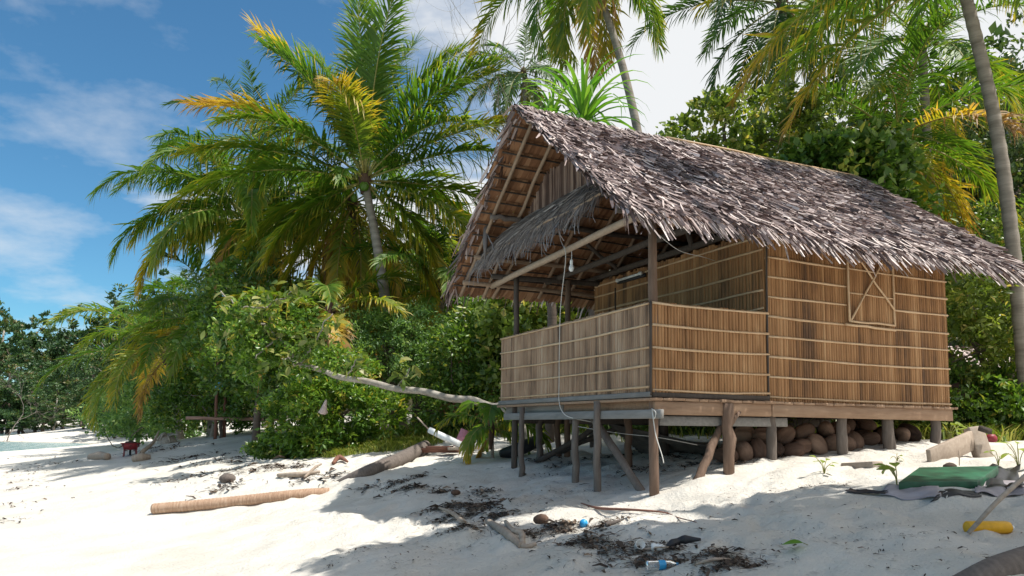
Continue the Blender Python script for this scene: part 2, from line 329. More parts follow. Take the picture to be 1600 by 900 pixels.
def gp(px, py):
    d = ray(px, py); ts = np.concatenate([np.linspace(2, 20, 900), np.linspace(20, 160, 900)])
    P = d[None] * ts[:, None] + np.array([0, 0, EYE]); h = P[:, 2] - gz(P[:, 0], P[:, 1])
    k = np.argmax(h < 0) if (h < 0).any() else len(ts) - 1
    return np.array([P[k, 0], P[k, 1], g1(P[k, 0], P[k, 1])])
def graded(lo, d0, d1, hi, step, g=1.07, smax=14):
    mid = list(np.arange(d0, d1 + 1e-6, step)); a = []; s = step; x = d1
    while x < hi: s = min(s * g, smax); x += s; a.append(x)
    b = []; s = step; x = d0
    while x > lo: s = min(s * g, smax); x -= s; b.append(x)
    return np.array(b[::-1] + mid + a)
gx = graded(-420, -5.5, 5.5, 420, .05); gy = graded(-60, 3.6, 13, 520, .05)
GX, GY = np.meshgrid(gx, gy, indexing='ij'); GZ = gz(GX, GY)
nx, ny = GX.shape; I = (np.arange(nx - 1)[:, None] * ny + np.arange(ny - 1)[None])
QF = np.stack([I, I + ny, I + ny + 1, I + 1], -1).reshape(-1, 4)

def sandmat():
    m, nt, N, L = mat_new('coral_sand')
    tc = N.new('ShaderNodeTexCoord'); ge = N.new('ShaderNodeNewGeometry'); sp = N.new('ShaderNodeSeparateXYZ'); L.new(ge.outputs['Position'], sp.inputs[0])
    n1 = N.new('ShaderNodeTexNoise'); n1.inputs['Scale'].default_value = 1.3; n1.inputs['Detail'].default_value = 8; L.new(ge.outputs['Position'], n1.inputs['Vector'])
    n2 = N.new('ShaderNodeTexNoise'); n2.inputs['Scale'].default_value = 38; n2.inputs['Detail'].default_value = 6; n2.inputs['Roughness'].default_value = .7; L.new(ge.outputs['Position'], n2.inputs['Vector'])
    r = N.new('ShaderNodeValToRGB'); ramp_set(r, [(.3, (.60, .565, .50)), (.7, (.74, .705, .64))]); L.new(n1.outputs[0], r.inputs[0])
    # fine dark specks
    r2 = N.new('ShaderNodeValToRGB'); ramp_set(r2, [(.26, (.45, .42, .38)), (.40, (1, 1, 1))]); L.new(n2.outputs[0], r2.inputs[0])
    mu = N.new('ShaderNodeMixRGB'); mu.blend_type = 'MULTIPLY'; mu.inputs[0].default_value = .55; L.new(r.outputs[0], mu.inputs[1]); L.new(r2.outputs[0], mu.inputs[2])
    # wet sand near the sea
    wet = N.new('ShaderNodeMapRange'); wet.inputs['From Min'].default_value = -.02; wet.inputs['From Max'].default_value = .07; L.new(sp.outputs[2], wet.inputs[0])
    mw = N.new('ShaderNodeMixRGB'); L.new(wet.outputs[0], mw.inputs[0]); mw.inputs[1].default_value = (.36, .31, .24, 1); L.new(mu.outputs[0], mw.inputs[2])
    # soil and leaf mould inland
    inl = N.new('ShaderNodeMath'); inl.operation = 'MULTIPLY_ADD'; inl.inputs[1].default_value = 1.0; L.new(sp.outputs[2], inl.inputs[0])
    nn = N.new('ShaderNodeMath'); nn.operation = 'MULTIPLY'; nn.inputs[1].default_value = .8; L.new(n1.outputs[0], nn.inputs[0]); L.new(nn.outputs[0], inl.inputs[2])
    mr = N.new('ShaderNodeMapRange'); mr.inputs['From Min'].default_value = 2.2; mr.inputs['From Max'].default_value = 2.7; L.new(inl.outputs[0], mr.inputs[0])
    ms = N.new('ShaderNodeMixRGB'); L.new(mr.outputs[0], ms.inputs[0]); L.new(mw.outputs[0], ms.inputs[1]); ms.inputs[2].default_value = (.055, .05, .025, 1)
    p = N.new('ShaderNodeBsdfPrincipled'); p.inputs['Roughness'].default_value = .92; p.inputs['Specular IOR Level'].default_value = .15
    L.new(ms.outputs[0], p.inputs['Base Color'])
    bm = N.new('ShaderNodeBump'); bm.inputs['Strength'].default_value = .85; bm.inputs['Distance'].default_value = .03
    ad = N.new('ShaderNodeMath'); ad.operation = 'ADD'; L.new(n2.outputs[0], ad.inputs[0])
    n3 = N.new('ShaderNodeTexNoise'); n3.inputs['Scale'].default_value = 9; n3.inputs['Detail'].default_value = 4; L.new(ge.outputs['Position'], n3.inputs['Vector'])
    L.new(n3.outputs[0], ad.inputs[1]); L.new(ad.outputs[0], bm.inputs['Height']); L.new(bm.outputs[0], p.inputs['Normal'])
    o = N.new('ShaderNodeOutputMaterial'); L.new(p.outputs[0], o.inputs[0]); return m
M['sand'] = sandmat()
sand = B().add(np.stack([GX, GY, GZ], -1).reshape(-1, 3), QF).obj('beach_sand', M['sand'], smooth=True, kind='structure')
sand['label'] = 'white coral sand beach rising to the jungle floor'

def seamat():
    m, nt, N, L = mat_new('sea_water')
    ge = N.new('ShaderNodeNewGeometry'); n = N.new('ShaderNodeTexNoise'); n.inputs['Scale'].default_value = 2.2; n.inputs['Detail'].default_value = 6
    L.new(ge.outputs['Position'], n.inputs['Vector'])
    r = N.new('ShaderNodeValToRGB'); ramp_set(r, [(.42, (.16, .36, .38)), (.60, (.62, .72, .72))]); L.new(n.outputs[0], r.inputs[0])
    p = N.new('ShaderNodeBsdfPrincipled'); p.inputs['Roughness'].default_value = .15; L.new(r.outputs[0], p.inputs['Base Color'])
    bm = N.new('ShaderNodeBump'); bm.inputs['Strength'].default_value = .5; bm.inputs['Distance'].default_value = .08
    L.new(n.outputs[0], bm.inputs['Height']); L.new(bm.outputs[0], p.inputs['Normal'])
    o = N.new('ShaderNodeOutputMaterial'); L.new(p.outputs[0], o.inputs[0]); return m
sx = np.linspace(-420, 12, 60); sy = np.linspace(-60, 520, 80); SX, SY = np.meshgrid(sx, sy, indexing='ij')
I = (np.arange(59)[:, None] * 80 + np.arange(79)[None])
sea = B().add(np.stack([SX, SY, np.zeros_like(SX)], -1).reshape(-1, 3), np.stack([I, I + 80, I + 81, I + 1], -1).reshape(-1, 4)).obj('sea', seamat(), kind='structure')
sea['label'] = 'shallow sea lapping the left edge of the beach'

# ------------------------------------------------------------------ the hut
HW, HA, HL = 3.7546, 1.556, 4.6382                    # width, porch depth, length
HYAW = 0.4356; HLOC = np.array([1.459, 7.818, EYE + .3198])
RO, RE, RH, RT = -.68, .5793, 1.7347, 3.671           # roof front overhang, eave overhang, eave height, ridge height
XB = 5.28
hut = thing('beach_hut', 'thatched hut on stilts with split stem walls and an open porch', 'hut', HLOC, HYAW)
def hw(P):
    P = np.asarray(P, float); c, s = math.cos(HYAW), math.sin(HYAW)
    return np.stack([HLOC[0] + P[..., 0] * c - P[..., 1] * s, HLOC[1] + P[..., 0] * s + P[..., 1] * c, HLOC[2] + P[..., 2]], -1)
def hg(X, Y):
    q = hw(np.array([X, Y, 0.])); return g1(q[0], q[1]) - HLOC[2]
# posts ---------------------------------------------------------------
POSTS = [(.045, .045, 1.93, .05, 'post_brown', -.05), (-.10, .92, -.02, .043, 'post', .02), (.0, 1.58, -.14, .045, 'post', .03), (-.08, 2.93, -.05, .04, 'post', 0), (.02, 3.38, 1.93, .042, 'post_dark', .0),
         (.55, 3.62, -.10, .05, 'post', 0), (.80, 3.5, -.10, .045, 'post_brown', 0), (.8, 1.64, -.12, .05, 'post_brown', 0), (.9, 3.4, 1.9, .045, 'post_brown', .0),
         (1.64, .03, -.12, .055, 'post', 0), (2.74, .02, -.1, .06, 'post', .02), (3.54, .03, -.1, .07, 'post', 0), (4.41, .03, -.1, .06, 'post', 0),
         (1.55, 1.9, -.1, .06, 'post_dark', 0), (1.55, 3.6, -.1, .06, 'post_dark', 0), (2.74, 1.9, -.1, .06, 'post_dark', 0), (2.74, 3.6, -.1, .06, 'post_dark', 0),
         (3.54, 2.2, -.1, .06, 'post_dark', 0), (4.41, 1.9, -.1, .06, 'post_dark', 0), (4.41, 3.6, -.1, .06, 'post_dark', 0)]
for X, Y, zt, r, m, lean in POSTS:
    pole('post', (X + lean * .5, Y + lean, hg(X, Y) - .18), (X, Y, zt), r * 1.08, r * .95, M[m], hut, .008, 9, 10, rng.uniform(.3, .7))
# knotty fork post with its side branch
kp = np.array([[.93, -.08, hg(.93, -.08) - .18], [.93, -.08, -.6], [.94, -.09, -.42], [.92, -.07, -.3], [.93, -.08, -.17], [.93, -.08, -.04]])
V, F_ = tube(kp, [.062, .06, .075, .058, .066, .06], 10); fp = B().add(V, F_, .65).obj('post', M['post_brown'], hut, True); fp['label'] = 'knotty forked post under the side beam'
V, F_ = tube(np.array([[.95, -.08, -.28], [1.02, -.08, -.2], [1.1, -.07, -.13]]), [.03, .025, .02], 8); B().add(V, F_, .6).obj('fork_branch', M['post_brown'], fp, True)
# diagonal braces
pole('brace', (.10, .22, hg(.1, .22) - .1), (.05, 1.30, -.18), .048, .042, M['post'], hut)
pole('brace', (.44, -.10, hg(.44, -.1) - .08), (.90, -.0, -.30), .05, .042, M['post_brown'], hut)
pole('brace', (.42, 3.55, hg(.42, 3.55) - .05), (1.1, 2.6, -.2), .045, .04, M['post_dark'], hut)
pole('brace', (.6, 3.8, hg(.6, 3.8) - .02), (1.4, 2.5, -.25), .04, .04, M['post_dark'], hut)
# beams and joists
board('front_beam', (-.075, -.25, -.225), (-.035, 3.58, -.125), M['beam_grey'], hut, .004)
board('rim_joist', (.03, .0, -.135), (.075, 1.95, -.032), M['beam_brown'], hut, .004)
board('rim_joist', (.03, 1.97, -.14), (.075, 3.72, -.032), M['beam_grey'], hut, .004)
board('side_beam', (-.02, -.075, -.175), (1.56, -.025, -.034), M['beam_brown'], hut, .004, .5)
board('side_beam', (1.565, -.078, -.172), (4.62, -.025, -.036), M['beam_brown'], hut, .005, .62)
board('lower_beam', (.1, -.005, -.285), (1.86, .045, -.185), M['beam_grey'], hut, .004, .35)
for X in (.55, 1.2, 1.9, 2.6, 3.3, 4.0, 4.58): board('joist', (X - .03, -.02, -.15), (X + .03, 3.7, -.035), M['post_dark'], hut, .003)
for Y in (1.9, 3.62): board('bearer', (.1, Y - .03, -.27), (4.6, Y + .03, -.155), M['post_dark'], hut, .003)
x = -.09
while x < HL + .02:                                   # floor boards, ends showing along the side
    w = rng.uniform(.11, .19); w = min(w, HL + .05 - x)
    board('floor_board', (x, -.10 + rng.uniform(-.015, .012), -.032 + rng.uniform(-.003, .003)), (x + w - .008, HW + .03, -.002 + rng.uniform(-.004, .001)), M['beam_brown'], hut, .002, rng.uniform(.35, .8), .004); x += w
board('sill_rail', (-.068, -.055, .0), (-.03, HW + .03, .058), M['beam_grey'], hut, .003, .3)
board('sill_rail', (-.03, -.062, .002), (1.55, -.028, .055), M['post_dark'], hut, .003, .5)
# walls of split stems --------------------------------------------------
def slat_panel(name, p0, p1, zlo, zhi, mat, parent, sw=.037, jag=0, base=.5, spread=.15, proud=.012, ztop=None):
    p0 = np.array([*p0, 0.]); p1 = np.array([*p1, 0.]); Ln = np.linalg.norm(p1 - p0); u = (p1 - p0) / Ln; nrm = np.array([u[1], -u[0], 0.])
    b = B(); x = 0; prev = base
    while x < Ln:
        w = rng.uniform(.72, 1.35) * sw; w = min(w, Ln - x + .002)
        zt = (ztop(x + w / 2) if ztop else zhi) + rng.uniform(-jag, jag)
        zs = np.linspace(zlo + rng.uniform(-.004, .004), zt, 5); prev = .35 * prev + .65 * base + rng.normal(0, spread); val = np.clip(prev, 0, 1)
        dep = rng.uniform(0, .006); bow = rng.normal(0, .0022, 5); lat = np.cumsum(rng.normal(0, .0012, 5)); V = []
        for z, bo, la in zip(zs, bow, lat):
            for du, dn in ((.0022, -.010), (.10 * w + .0022, proud * .7 + dep), (.5 * w, proud + dep), (.90 * w - .0022, proud * .7 + dep), (w - .0022, -.010)):
                V.append(p0 + u * (x + du + la) + nrm * (dn + bo) + np.array([0, 0, z]))
        i = np.arange(4)[:, None] * 5; j = np.arange(4)[None]
        b.add(V, np.stack([i + j, i + j + 1, i + j + 6, i + j + 5], -1).reshape(-1, 4), np.repeat(np.clip(val + rng.normal(0, .09, 5), 0, 1), 5)); x += w
    zb = min(zhi, ztop(.02), ztop(Ln - .02)) - .02 if ztop else zhi - .04
    c0, c1 = p0 - nrm * .012 + u * .01, p1 - nrm * .012 - u * .01; up = np.array([0, 0, 1.])
    b.add([c0 + up * (zlo + .01), c1 + up * (zlo + .01), c1 + up * zb, c0 + up * zb], np.array([[0, 1, 2, 3]]), -.25)  # added dark sheet behind the slats: shade of the gaps put into its colour
    return b.obj(name, mat, parent, kind='stuff')
def batten(p0, p1, z, parent, r=.0132, sag=.012, off=.022, mat='batten', name='batten'):
    p0 = np.array([*p0, 0.]); p1 = np.array([*p1, 0.]); u = unit(p1 - p0); nrm = np.array([u[1], -u[0], 0.])
    n = max(5, int(np.linalg.norm(p1 - p0) / .22)); t = np.linspace(0, 1, n)[:, None]
    P = p0 + (p1 - p0) * t + nrm * off + np.array([0, 0, z]); P[:, 2] += np.cumsum(rng.normal(0, sag * .35, n)) * .6 - sag * np.sin(np.linspace(0, 3.14, n))
    V, F_ = tube(P, r * (1 + rng.normal(0, .12, n)), 6); return B().add(V, F_, rng.uniform(.35, .75)).obj(name, M[mat], parent, True)
def wall(name, p0, p1, zlo, zhi, mat, zs, **k):
    w = slat_panel(name, p0, p1, zlo, zhi, M[mat], hut, **k); w['label'] = 'panel of upright split stems'
    for z in zs: batten(p0, p1, z, w)
    return w
wall('balustrade_panel', (-.03, HW), (-.03, -.02), .03, 1.0, 'slat_front', (.988, .765, .535, .32, .105), jag=.006)
wall('balustrade_panel', (-.03, -.03), (HA, -.03), .03, 1.0, 'slat_side', (.985, .755, .52, .30, .085), jag=.006, base=.52)
zr = [1.87 - i * .228 for i in range(9)]
rw = wall('side_wall', (HA, -.02), (HL, -.02), -.012, 2.06, 'slat_side', zr, base=.5)
fw = wall('porch_wall', (HA, 3.66), (HA, .0), .0, 1.97, 'slat_side', [1.90, 1.74, 1.51, 1.28, 1.05, .8, .5, .2], jag=.02, base=.35, sw=.05)
wall('rear_wall', (HL, .0), (HL, 3.70), -.01, 2.05, 'slat_side', zr[::2], sw=.06)
wall('far_side_wall', (HL, 3.70), (HA, 3.70), -.01, 2.05, 'slat_side', zr[::2], sw=.06)
pole('corner_stud', (HA - .012, -.045, .0), (HA - .004, -.045, 2.0), .012, .012, M['post_dark'], hut, .004)
pole('corner_stud', (-.05, -.048, .02), (-.045, -.048, 1.0), .014, .012, M['post_dark'], hut, .003)
for yy in (3.72, 3.0, 2.2, 1.2, .5): pole('baluster', (.01, yy, 0), (.01, yy, .97), .018, .018, M['post_dark'], hut, .004, 5, 6)
# window shutter
sh = slat_panel('window_shutter', (2.80, -.055), (3.585, -.055), .985, 1.97, M['slat_side'], hut, base=.46); sh['label'] = 'top hung shutter of split stems with crossed canes'
for a, b_ in (((2.805, .985), (2.79, 1.97)), ((3.585, .985), (3.58, 1.97)), ((2.80, .99), (3.59, .985)), ((2.80, 1.93), (3.585, 1.93))):
    V, F_ = tube(wobble((a[0], -.082, a[1]), (b_[0], -.082, b_[1]), 6, .003), .014, 6); B().add(V, F_, .55).obj('shutter_frame', M['batten'], sh, True)
for a, b_ in (((2.82, 1.0), (3.5, 1.93)), ((2.82, 1.92), (3.57, 1.17))):
    V, F_ = tube(wobble((a[0], -.094, a[1]), (b_[0], -.098, b_[1]), 6, .003), .012, 6); B().add(V, F_, .6).obj('cross_cane', M['batten'], sh, True)
for z in (1.33, 1.63):
    V, F_ = tube(wobble((2.81, -.08, z), (3.58, -.08, z - .01), 6, .003), .01, 6); B().add(V, F_, .5).obj('batten', M['batten'], sh, True)
V, F_ = tube(wobble((2.745, -.07, .945), (3.61, -.07, .93), 6, .003), .017, 6); B().add(V, F_, .62).obj('window_sill', M['batten'], hut, True)
# roof ---------------------------------------------------------------------
SL = math.hypot(HW / 2 + RE, RT - RH); RDY, RDZ = (HW / 2 + RE) / SL, -(RT - RH) / SL
def slope(sgn, X, d, off):
    """point on a roof slope: X along the ridge, d metres down from the ridge, off outwards"""
    X, d, off = np.broadcast_arrays(np.asarray(X, float), np.asarray(d, float), np.asarray(off, float))
    sag = -.035 * np.sin(np.clip((X - RO) / (XB - RO), 0, 1) * 3.14) + .02 * np.sin(X * 2.1) * np.clip(d / SL, 0, 1)
    return np.stack([X, HW / 2 + sgn * (d * RDY + off * -RDZ), RT + d * RDZ + off * RDY + sag], -1)
NC = 16; ch = SL / NC
def xback(d): return XB + .10 + .14 * d / SL
def xfront(d): return RO - .05 + .06 * d / SL
for sgn in (-1, 1):
    for i in range(NC):
        b = B(); d0 = i * ch; d1 = min(d0 + ch * 1.35, SL + .06)
        for layer in (0, 1):
            x = xfront(d0) + rng.uniform(-.03, .03); val = .5
            while x < xback(d0):
                w = rng.uniform(.03, .062); val = np.clip(.5 + rng.normal(0, .34), 0, 1); dd = d1 + rng.uniform(-.05, .03); sk = rng.normal(0, .008)
                ds = np.array([d0 - .02, (d0 + dd) / 2, dd]); of = np.array([0.0, .012, .034]) + layer * .012 + rng.uniform(0, .007)
                L_ = slope(sgn, x - .004 + np.array([0, sk, 2 * sk]), ds, of); R_ = slope(sgn, x + w + .004 + np.array([0, sk, 2 * sk]), ds, of + rng.normal(0, .004))
                b.add(np.stack([L_, R_], 1).reshape(-1, 3), np.array([[0, 1, 3, 2], [2, 3, 5, 4]]), val); x += w
        c = b.obj('thatch_course', M['thatch_under'], hut); 
        xs = np.linspace(xfront(d0) + .02, xback(d0) - .03, 14)
        V, F_ = tube(slope(sgn, xs, d0 + .01, -.016), .012, 5); B().add(V, F_, .2).obj('thatch_lath', M['post_dark'], c, True)
# loose leaves on top of the roof
def top_leaf(sgn, X, d, ln, w, th, base, lift, curl):
    n = len(X); t = np.array([0, .5, 1.0]); wf = np.array([.8, 1.0, .35])
    cx = X[:, None] + np.sin(th)[:, None] * ln[:, None] * t; cd = d[:, None] + np.cos(th)[:, None] * ln[:, None] * t
    of = base[:, None] + lift[:, None] * t ** 1.5; wx = np.cos(th)[:, None] * w[:, None] / 2 * wf; wd = -np.sin(th)[:, None] * w[:, None] / 2 * wf
    a = slope(sgn, cx - wx, cd - wd, of - curl[:, None]); b_ = slope(sgn, cx + wx, cd + wd, of + curl[:, None])
    over = np.maximum(0, cd - SL - .02)[..., None] * np.array([0, 0, -.5]); a = a + over; b_ = b_ + over
    V = np.stack([a, b_], 2).reshape(n * 6, 3); k = np.arange(n)[:, None] * 6
    return V, np.concatenate([k + np.array([[0, 1, 3, 2]]), k + np.array([[2, 3, 5, 4]])]).reshape(-1, 4)
def leaves_for(sgn, d, dens, x0=None, x1=None, wide=1.0):
    xs = np.arange(xfront(d) - .03 if x0 is None else x0, xback(d) if x1 is None else x1, dens); n = len(xs); xs = xs + rng.normal(0, dens * .7, n)
    ln = rng.uniform(.18, .40, n); w = rng.uniform(.010, .028, n) * wide; th = rng.normal(.06, .17, n); base = rng.uniform(.035, .06, n)
    lift = np.abs(rng.normal(.006, .022, n)); curl = rng.normal(0, .007, n); val = np.clip(.46 + rng.normal(0, .27, n) + .16 * noise2(xs * 1.3, np.full(n, d * 1.6), 21), 0, 1)
    V, Q = top_leaf(sgn, xs, d + rng.uniform(-.05, .05, n), ln, w, th, base, lift, curl); return V, Q, np.repeat(val, 6)
for sgn in (-1, 1):
    b = B(); rows = np.arange(.0, SL - .08, .052 if sgn < 0 else .13)
    for d in rows:
        V, Q, v = leaves_for(sgn, d, .0145 if sgn < 0 else .05); b.add(V, Q, v)
    # ragged gable verges
    for xe in ((xfront(0) - .02, xfront(0) + .12), (xback(0) - .1, xback(0) + .16)):
        for d in np.arange(.02, SL - .05, .045):
            n = 3; X = rng.uniform(*xe, n) + (.14 * d / SL if xe[0] > 1 else .05 * d / SL); V, Q = top_leaf(sgn, X, np.full(n, d), rng.uniform(.18, .4, n), rng.uniform(.018, .04, n), rng.normal(-.12 if xe[0] < 1 else .15, .2, n),
                rng.uniform(.0, .06, n), rng.normal(.0, .03, n), rng.normal(0, .01, n)); b.add(V, Q, np.repeat(rng.uniform(.15, .7, n), 6))
    b.obj('roof_thatch', M['thatch_top'], hut, kind='stuff')
# ridge cap of leaves bent over the ridge
b = B()
for X in np.arange(xfront(0) - .04, xback(0) + .03, .013):
    a = rng.uniform(.10, .30); c_ = rng.uniform(.10, .26); w = rng.uniform(.015, .035); k = rng.normal(0, .05); h = .055 + rng.uniform(0, .05)
    P = [slope(-1, X + k, a, .05 + rng.uniform(0, .05)), np.array([X, HW / 2, RT + h + float(slope(-1, X, 0, 0)[2] - RT)]), slope(1, X - k, c_, .05)]
    V = [];
    for q in P: V += [q - np.array([w / 2, 0, 0]), q + np.array([w / 2, 0, 0])]
    b.add(V, np.array([[0, 1, 3, 2], [2, 3, 5, 4]]), np.clip(rng.normal(.5, .25), 0, 1))
b.obj('ridge_cap', M['thatch_top'], hut, kind='stuff')
pole('ridge_cane', slope(-1, 1.6, 0, .0) + [0, 0, .10], slope(-1, XB, 0, 0) + [0, 0, .09], .014, .012, M['batten'], hut, .01)
# single leaves one can pick out, along the eave, the front verge and loose on the roof
leaf_meshes = []
for k in range(7):
    ln = rng.uniform(.20, .34); w = rng.uniform(.018, .032); tw = rng.normal(0, .3)
    t = np.linspace(0, 1, 4); wf = np.array([.6, 1, .85, .2]); z = .05 * t ** 2 * rng.uniform(-.6, 1.3)
    V = []
    for ti, f_, zi in zip(t, wf, z):
        a = tw * ti
        V += [(-w / 2 * f_ * math.cos(a), -ti * ln, zi - w / 2 * f_ * math.sin(a) - .004), (0, -ti * ln, zi + .003), (w / 2 * f_ * math.cos(a), -ti * ln, zi + w / 2 * f_ * math.sin(a) - .004)]
    Q = np.concatenate([[[3 * i, 3 * i + 1, 3 * i + 4, 3 * i + 3], [3 * i + 1, 3 * i + 2, 3 * i + 5, 3 * i + 4]] for i in range(3)])
    me = B().add(V, Q, .25 + .11 * k).mesh('thatch_leaf'); me.materials.append(M['thatch_top']); leaf_meshes.append(me)
def slope_matrix(sgn, X, d, off, th, pitch):
    o = slope(sgn, X, d, off); ex = Vector((1, 0, 0)); dn = Vector((0, sgn * RDY, RDZ)); nn = Vector((0, -sgn * RDZ, RDY))
    m3 = Matrix((ex, -dn, nn)).transposed(); return Matrix.Translation(Vector(o)) @ m3.to_4x4() @ Matrix.Rotation(th, 4, 'Z') @ Matrix.Rotation(-pitch, 4, 'X')
for i in range(296):
    if i < 120: X, d = rng.uniform(RO - .02, 4.6), SL - rng.uniform(.10, .32)
    elif i < 180: X, d = RO + rng.uniform(-.06, .1), rng.uniform(.1, SL - .2)
    else: X, d = RO + abs(rng.normal(0, 1.6)), rng.uniform(.3, SL - .3)
    o = link('thatch_leaf', leaf_meshes[i % 7], None, hut); o.matrix_local = slope_matrix(-1, X, d, .075 + rng.uniform(0, .02), rng.normal(-.05, .2), rng.normal(-.02, .07))
# hanging broken leaves below the eave
for X, d in ((2.55, 3.12), (3.95, 3.1), (4.12, 3.1), (1.3, 3.12)):
    o = link('hanging_leaf', leaf_meshes[5 if X < 3 else 2], None, hut); o.location = slope(-1, X, d, -.02); o.rotation_euler = (R(75), rng.normal(0, .4), rng.normal(0, .5))
# rafters, purlins, ties
for k, X in enumerate((-.52, -.14, .32, .80, 1.30, 1.85, 2.5, 3.2, 3.9, 4.6, 5.1)):
    for sgn in (-1, 1):
        pole('rafter', slope(sgn, X + (.05 if sgn > 0 else 0), .03, -.055), slope(sgn, X + (.02 if k != 2 else -.28), SL - (.02 if k != 3 else .1), -.055), .026, .029, M['rafter'], hut, .005, 8, 7, rng.uniform(.35, .75))
pole('ridge_pole', (RO + .12, HW / 2, RT - .11), (XB - .05, HW / 2, RT - .11), .035, .035, M['rafter'], hut)
for sgn, d, x0, x1, m in ((1, 2.28, -.56, 4.75, 'rafter'), (1, 2.78, -.58, 5.1, 'rafter'), (-1, 2.28, -.5, 5.0, 'post_dark'), (1, 1.55, -.56, .12, 'post'), (1, 1.55, .5, 4.6, 'post_dark'), (-1, 1.5, -.1, 4.8, 'post_dark'), (-1, 2.72, -.55, 5.1, 'post_dark')):
    pole('purlin', slope(sgn, x0, d, -.12), slope(sgn, x1, d, -.12), .034, .03, M[m], hut, .012, 10, 7)
tb = pole('tie_beam', (-.09, 4.02, 1.83), (-.09, -.10, 1.955), .046, .043, M['pole_pale'], hut, .003, 9, 10, .6)
pole('tie_beam', (.8, 3.9, 1.95), (.8, -.2, 1.98), .045, .045, M['post_dark'], hut)
pole('tie_beam', (1.5, 3.9, 2.02), (1.5, -.2, 2.02), .045, .045, M['post_dark'], hut)
pole('wall_plate', (-.3, 3.55, 1.88), (4.6, 3.62, 2.0), .04, .04, M['post_dark'], hut)
pole('wall_plate', (-.25, -.02, 1.99), (4.6, -.0, 2.05), .04, .04, M['post_dark'], hut)
pole('strut', (.0, .15, 1.98), (.9, 1.3, 2.9), .03, .03, M['post_dark'], hut)
pole('strut', (1.5, 1.2, 2.0), (1.5, 1.85, 3.4), .035, .03, M['post_dark'], hut)
pole('strut', (1.5, 2.9, 2.0), (.9, 3.1, 2.5), .03, .03, M['post_dark'], hut)
# verge board along the foot of the right gable edge and end of its beam
V, F_ = bar((-.30, .55, 2.46), (-.34, -.15, 1.99), .03, .09); B().add(V, F_, .6).obj('verge_board', M['beam_brown'], hut)
pole('beam_stub', (-.42, -.12, 2.06), (-.10, -.08, 2.02), .045, .04, M['pole_pale'], hut, .003)
# gable infill of upright strips
gp_ = slat_panel('gable_panel', (0, 2.98), (0, .55), 2.66, 3.1, M['gable'], hut, sw=.022, jag=.045, base=.42, spread=.32,
                 ztop=lambda x: min(3.12, RT - .12 - abs((2.98 - x) - HW / 2) * .79)); gp_['label'] = 'gable infill of upright dry strips'
board('gable_rail', (-.035, .5, 2.60), (-.005, 3.06, 2.66), M['gable'], gp_, .004, .7)
rg = slat_panel('rear_light_blocker', (HL, .1), (HL, 3.65), 2.0, 3.5, M['gable'], hut, sw=.06, ztop=lambda x: RT - .1 - abs((x + .1) - HW / 2) * .79)  # unseen panel added to keep light out of the roof space
# skirt of grey leaves under the gable
NS = 3200
def skirt(u, t, off=0):
    ytop = 2.95 - u * 2.35; ybot = 4.05 - u * 3.80; return np.stack([-.02 - .45 * t, ytop + (ybot - ytop) * t, 2.60 - .36 * t - .14 * t * t + off], -1)
b = B(); u = rng.uniform(0, 1, NS); t0 = rng.uniform(-.05, .85, NS); ln = rng.uniform(.2, .5, NS); du = rng.normal(.03, .045, NS)
Ps = []; zt = rng.uniform(0, .05, NS); z1 = rng.normal(.02, .035, NS)
for q in (0, .5, 1.0):
    tq = t0 + ln * q; P = skirt(u - du * q, np.minimum(tq, 1.12), zt * (1 - q) + z1 * q + .02 * math.sin(q * 3.14)); P[:, 2] -= np.maximum(0, tq - .95) * .5 * q; Ps.append(P)
wv = unit(np.cross(Ps[2] - Ps[0], np.array([.5, 0, .9]))) * rng.uniform(.0022, .0065, NS)[:, None] + np.array([0, 0, 1]) * rng.normal(0, .003, NS)[:, None]
V = np.stack([Ps[0] - wv, Ps[0] + wv, Ps[1] - wv, Ps[1] + wv, Ps[2] - wv * .4, Ps[2] + wv * .4], 1).reshape(-1, 3); k = np.arange(NS)[:, None] * 6
b.add(V, np.concatenate([k + np.array([[0, 1, 3, 2]]), k + np.array([[2, 3, 5, 4]])]), np.repeat(np.clip(rng.normal(.45, .26, NS), 0, 1), 6))
skt = b.obj('thatch_skirt', M['thatch_grey'], hut, kind='stuff'); skt['label'] = 'ragged skirt of grey leaves below the gable'
for i in range(170):                                   # loose strands hanging from its lower edge
    uu = np.clip(rng.beta(2, 2) if i > 14 else rng.uniform(.0, .25), 0, .97); P0 = skirt(np.array([uu]), np.array([rng.uniform(.85, 1.05)]))[0]; ln = rng.uniform(.06, .2) + (.16 if rng.random() < .25 else 0); sw = rng.normal(0, .08, 2)
    tt = np.linspace(0, 1, 4)[:, None]; P = P0 + tt * np.array([sw[0] - .04, sw[1], -ln]) + np.array([0, .05, .0]) * np.sin(tt * 3); wv = np.array([.0, rng.uniform(.003, .008), 0])
    V = np.stack([P - wv, P + wv], 1).reshape(-1, 3); B().add(V, np.array([[0, 1, 3, 2], [2, 3, 5, 4], [4, 5, 7, 6]]), rng.uniform(.3, .95)).obj('hanging_strand', M['thatch_grey'], skt)
for a, c_ in (((-.30, .75, 2.36), (-.30, 3.9, 2.12)), ((-.44, .3, 2.19), (-.44, 4.0, 2.14))): pole('skirt_lath', a, c_, .016, .014, M['rafter'], skt, .01)
# dark bundle tied to the verge rafter and its stay
V, F_ = tube(np.array([[-.50, 3.32, 2.62], [-.50, 3.34, 2.35], [-.5, 3.34, 2.05]]), [.035, .04, .008], 6); B().add(V, F_, .3).obj('leaf_bundle', M['thatch_grey'], hut, True)
pole('stay', (-.48, 3.30, 2.42), (-.46, 3.05, 2.1), .012, .01, M['thatch_grey'], hut)

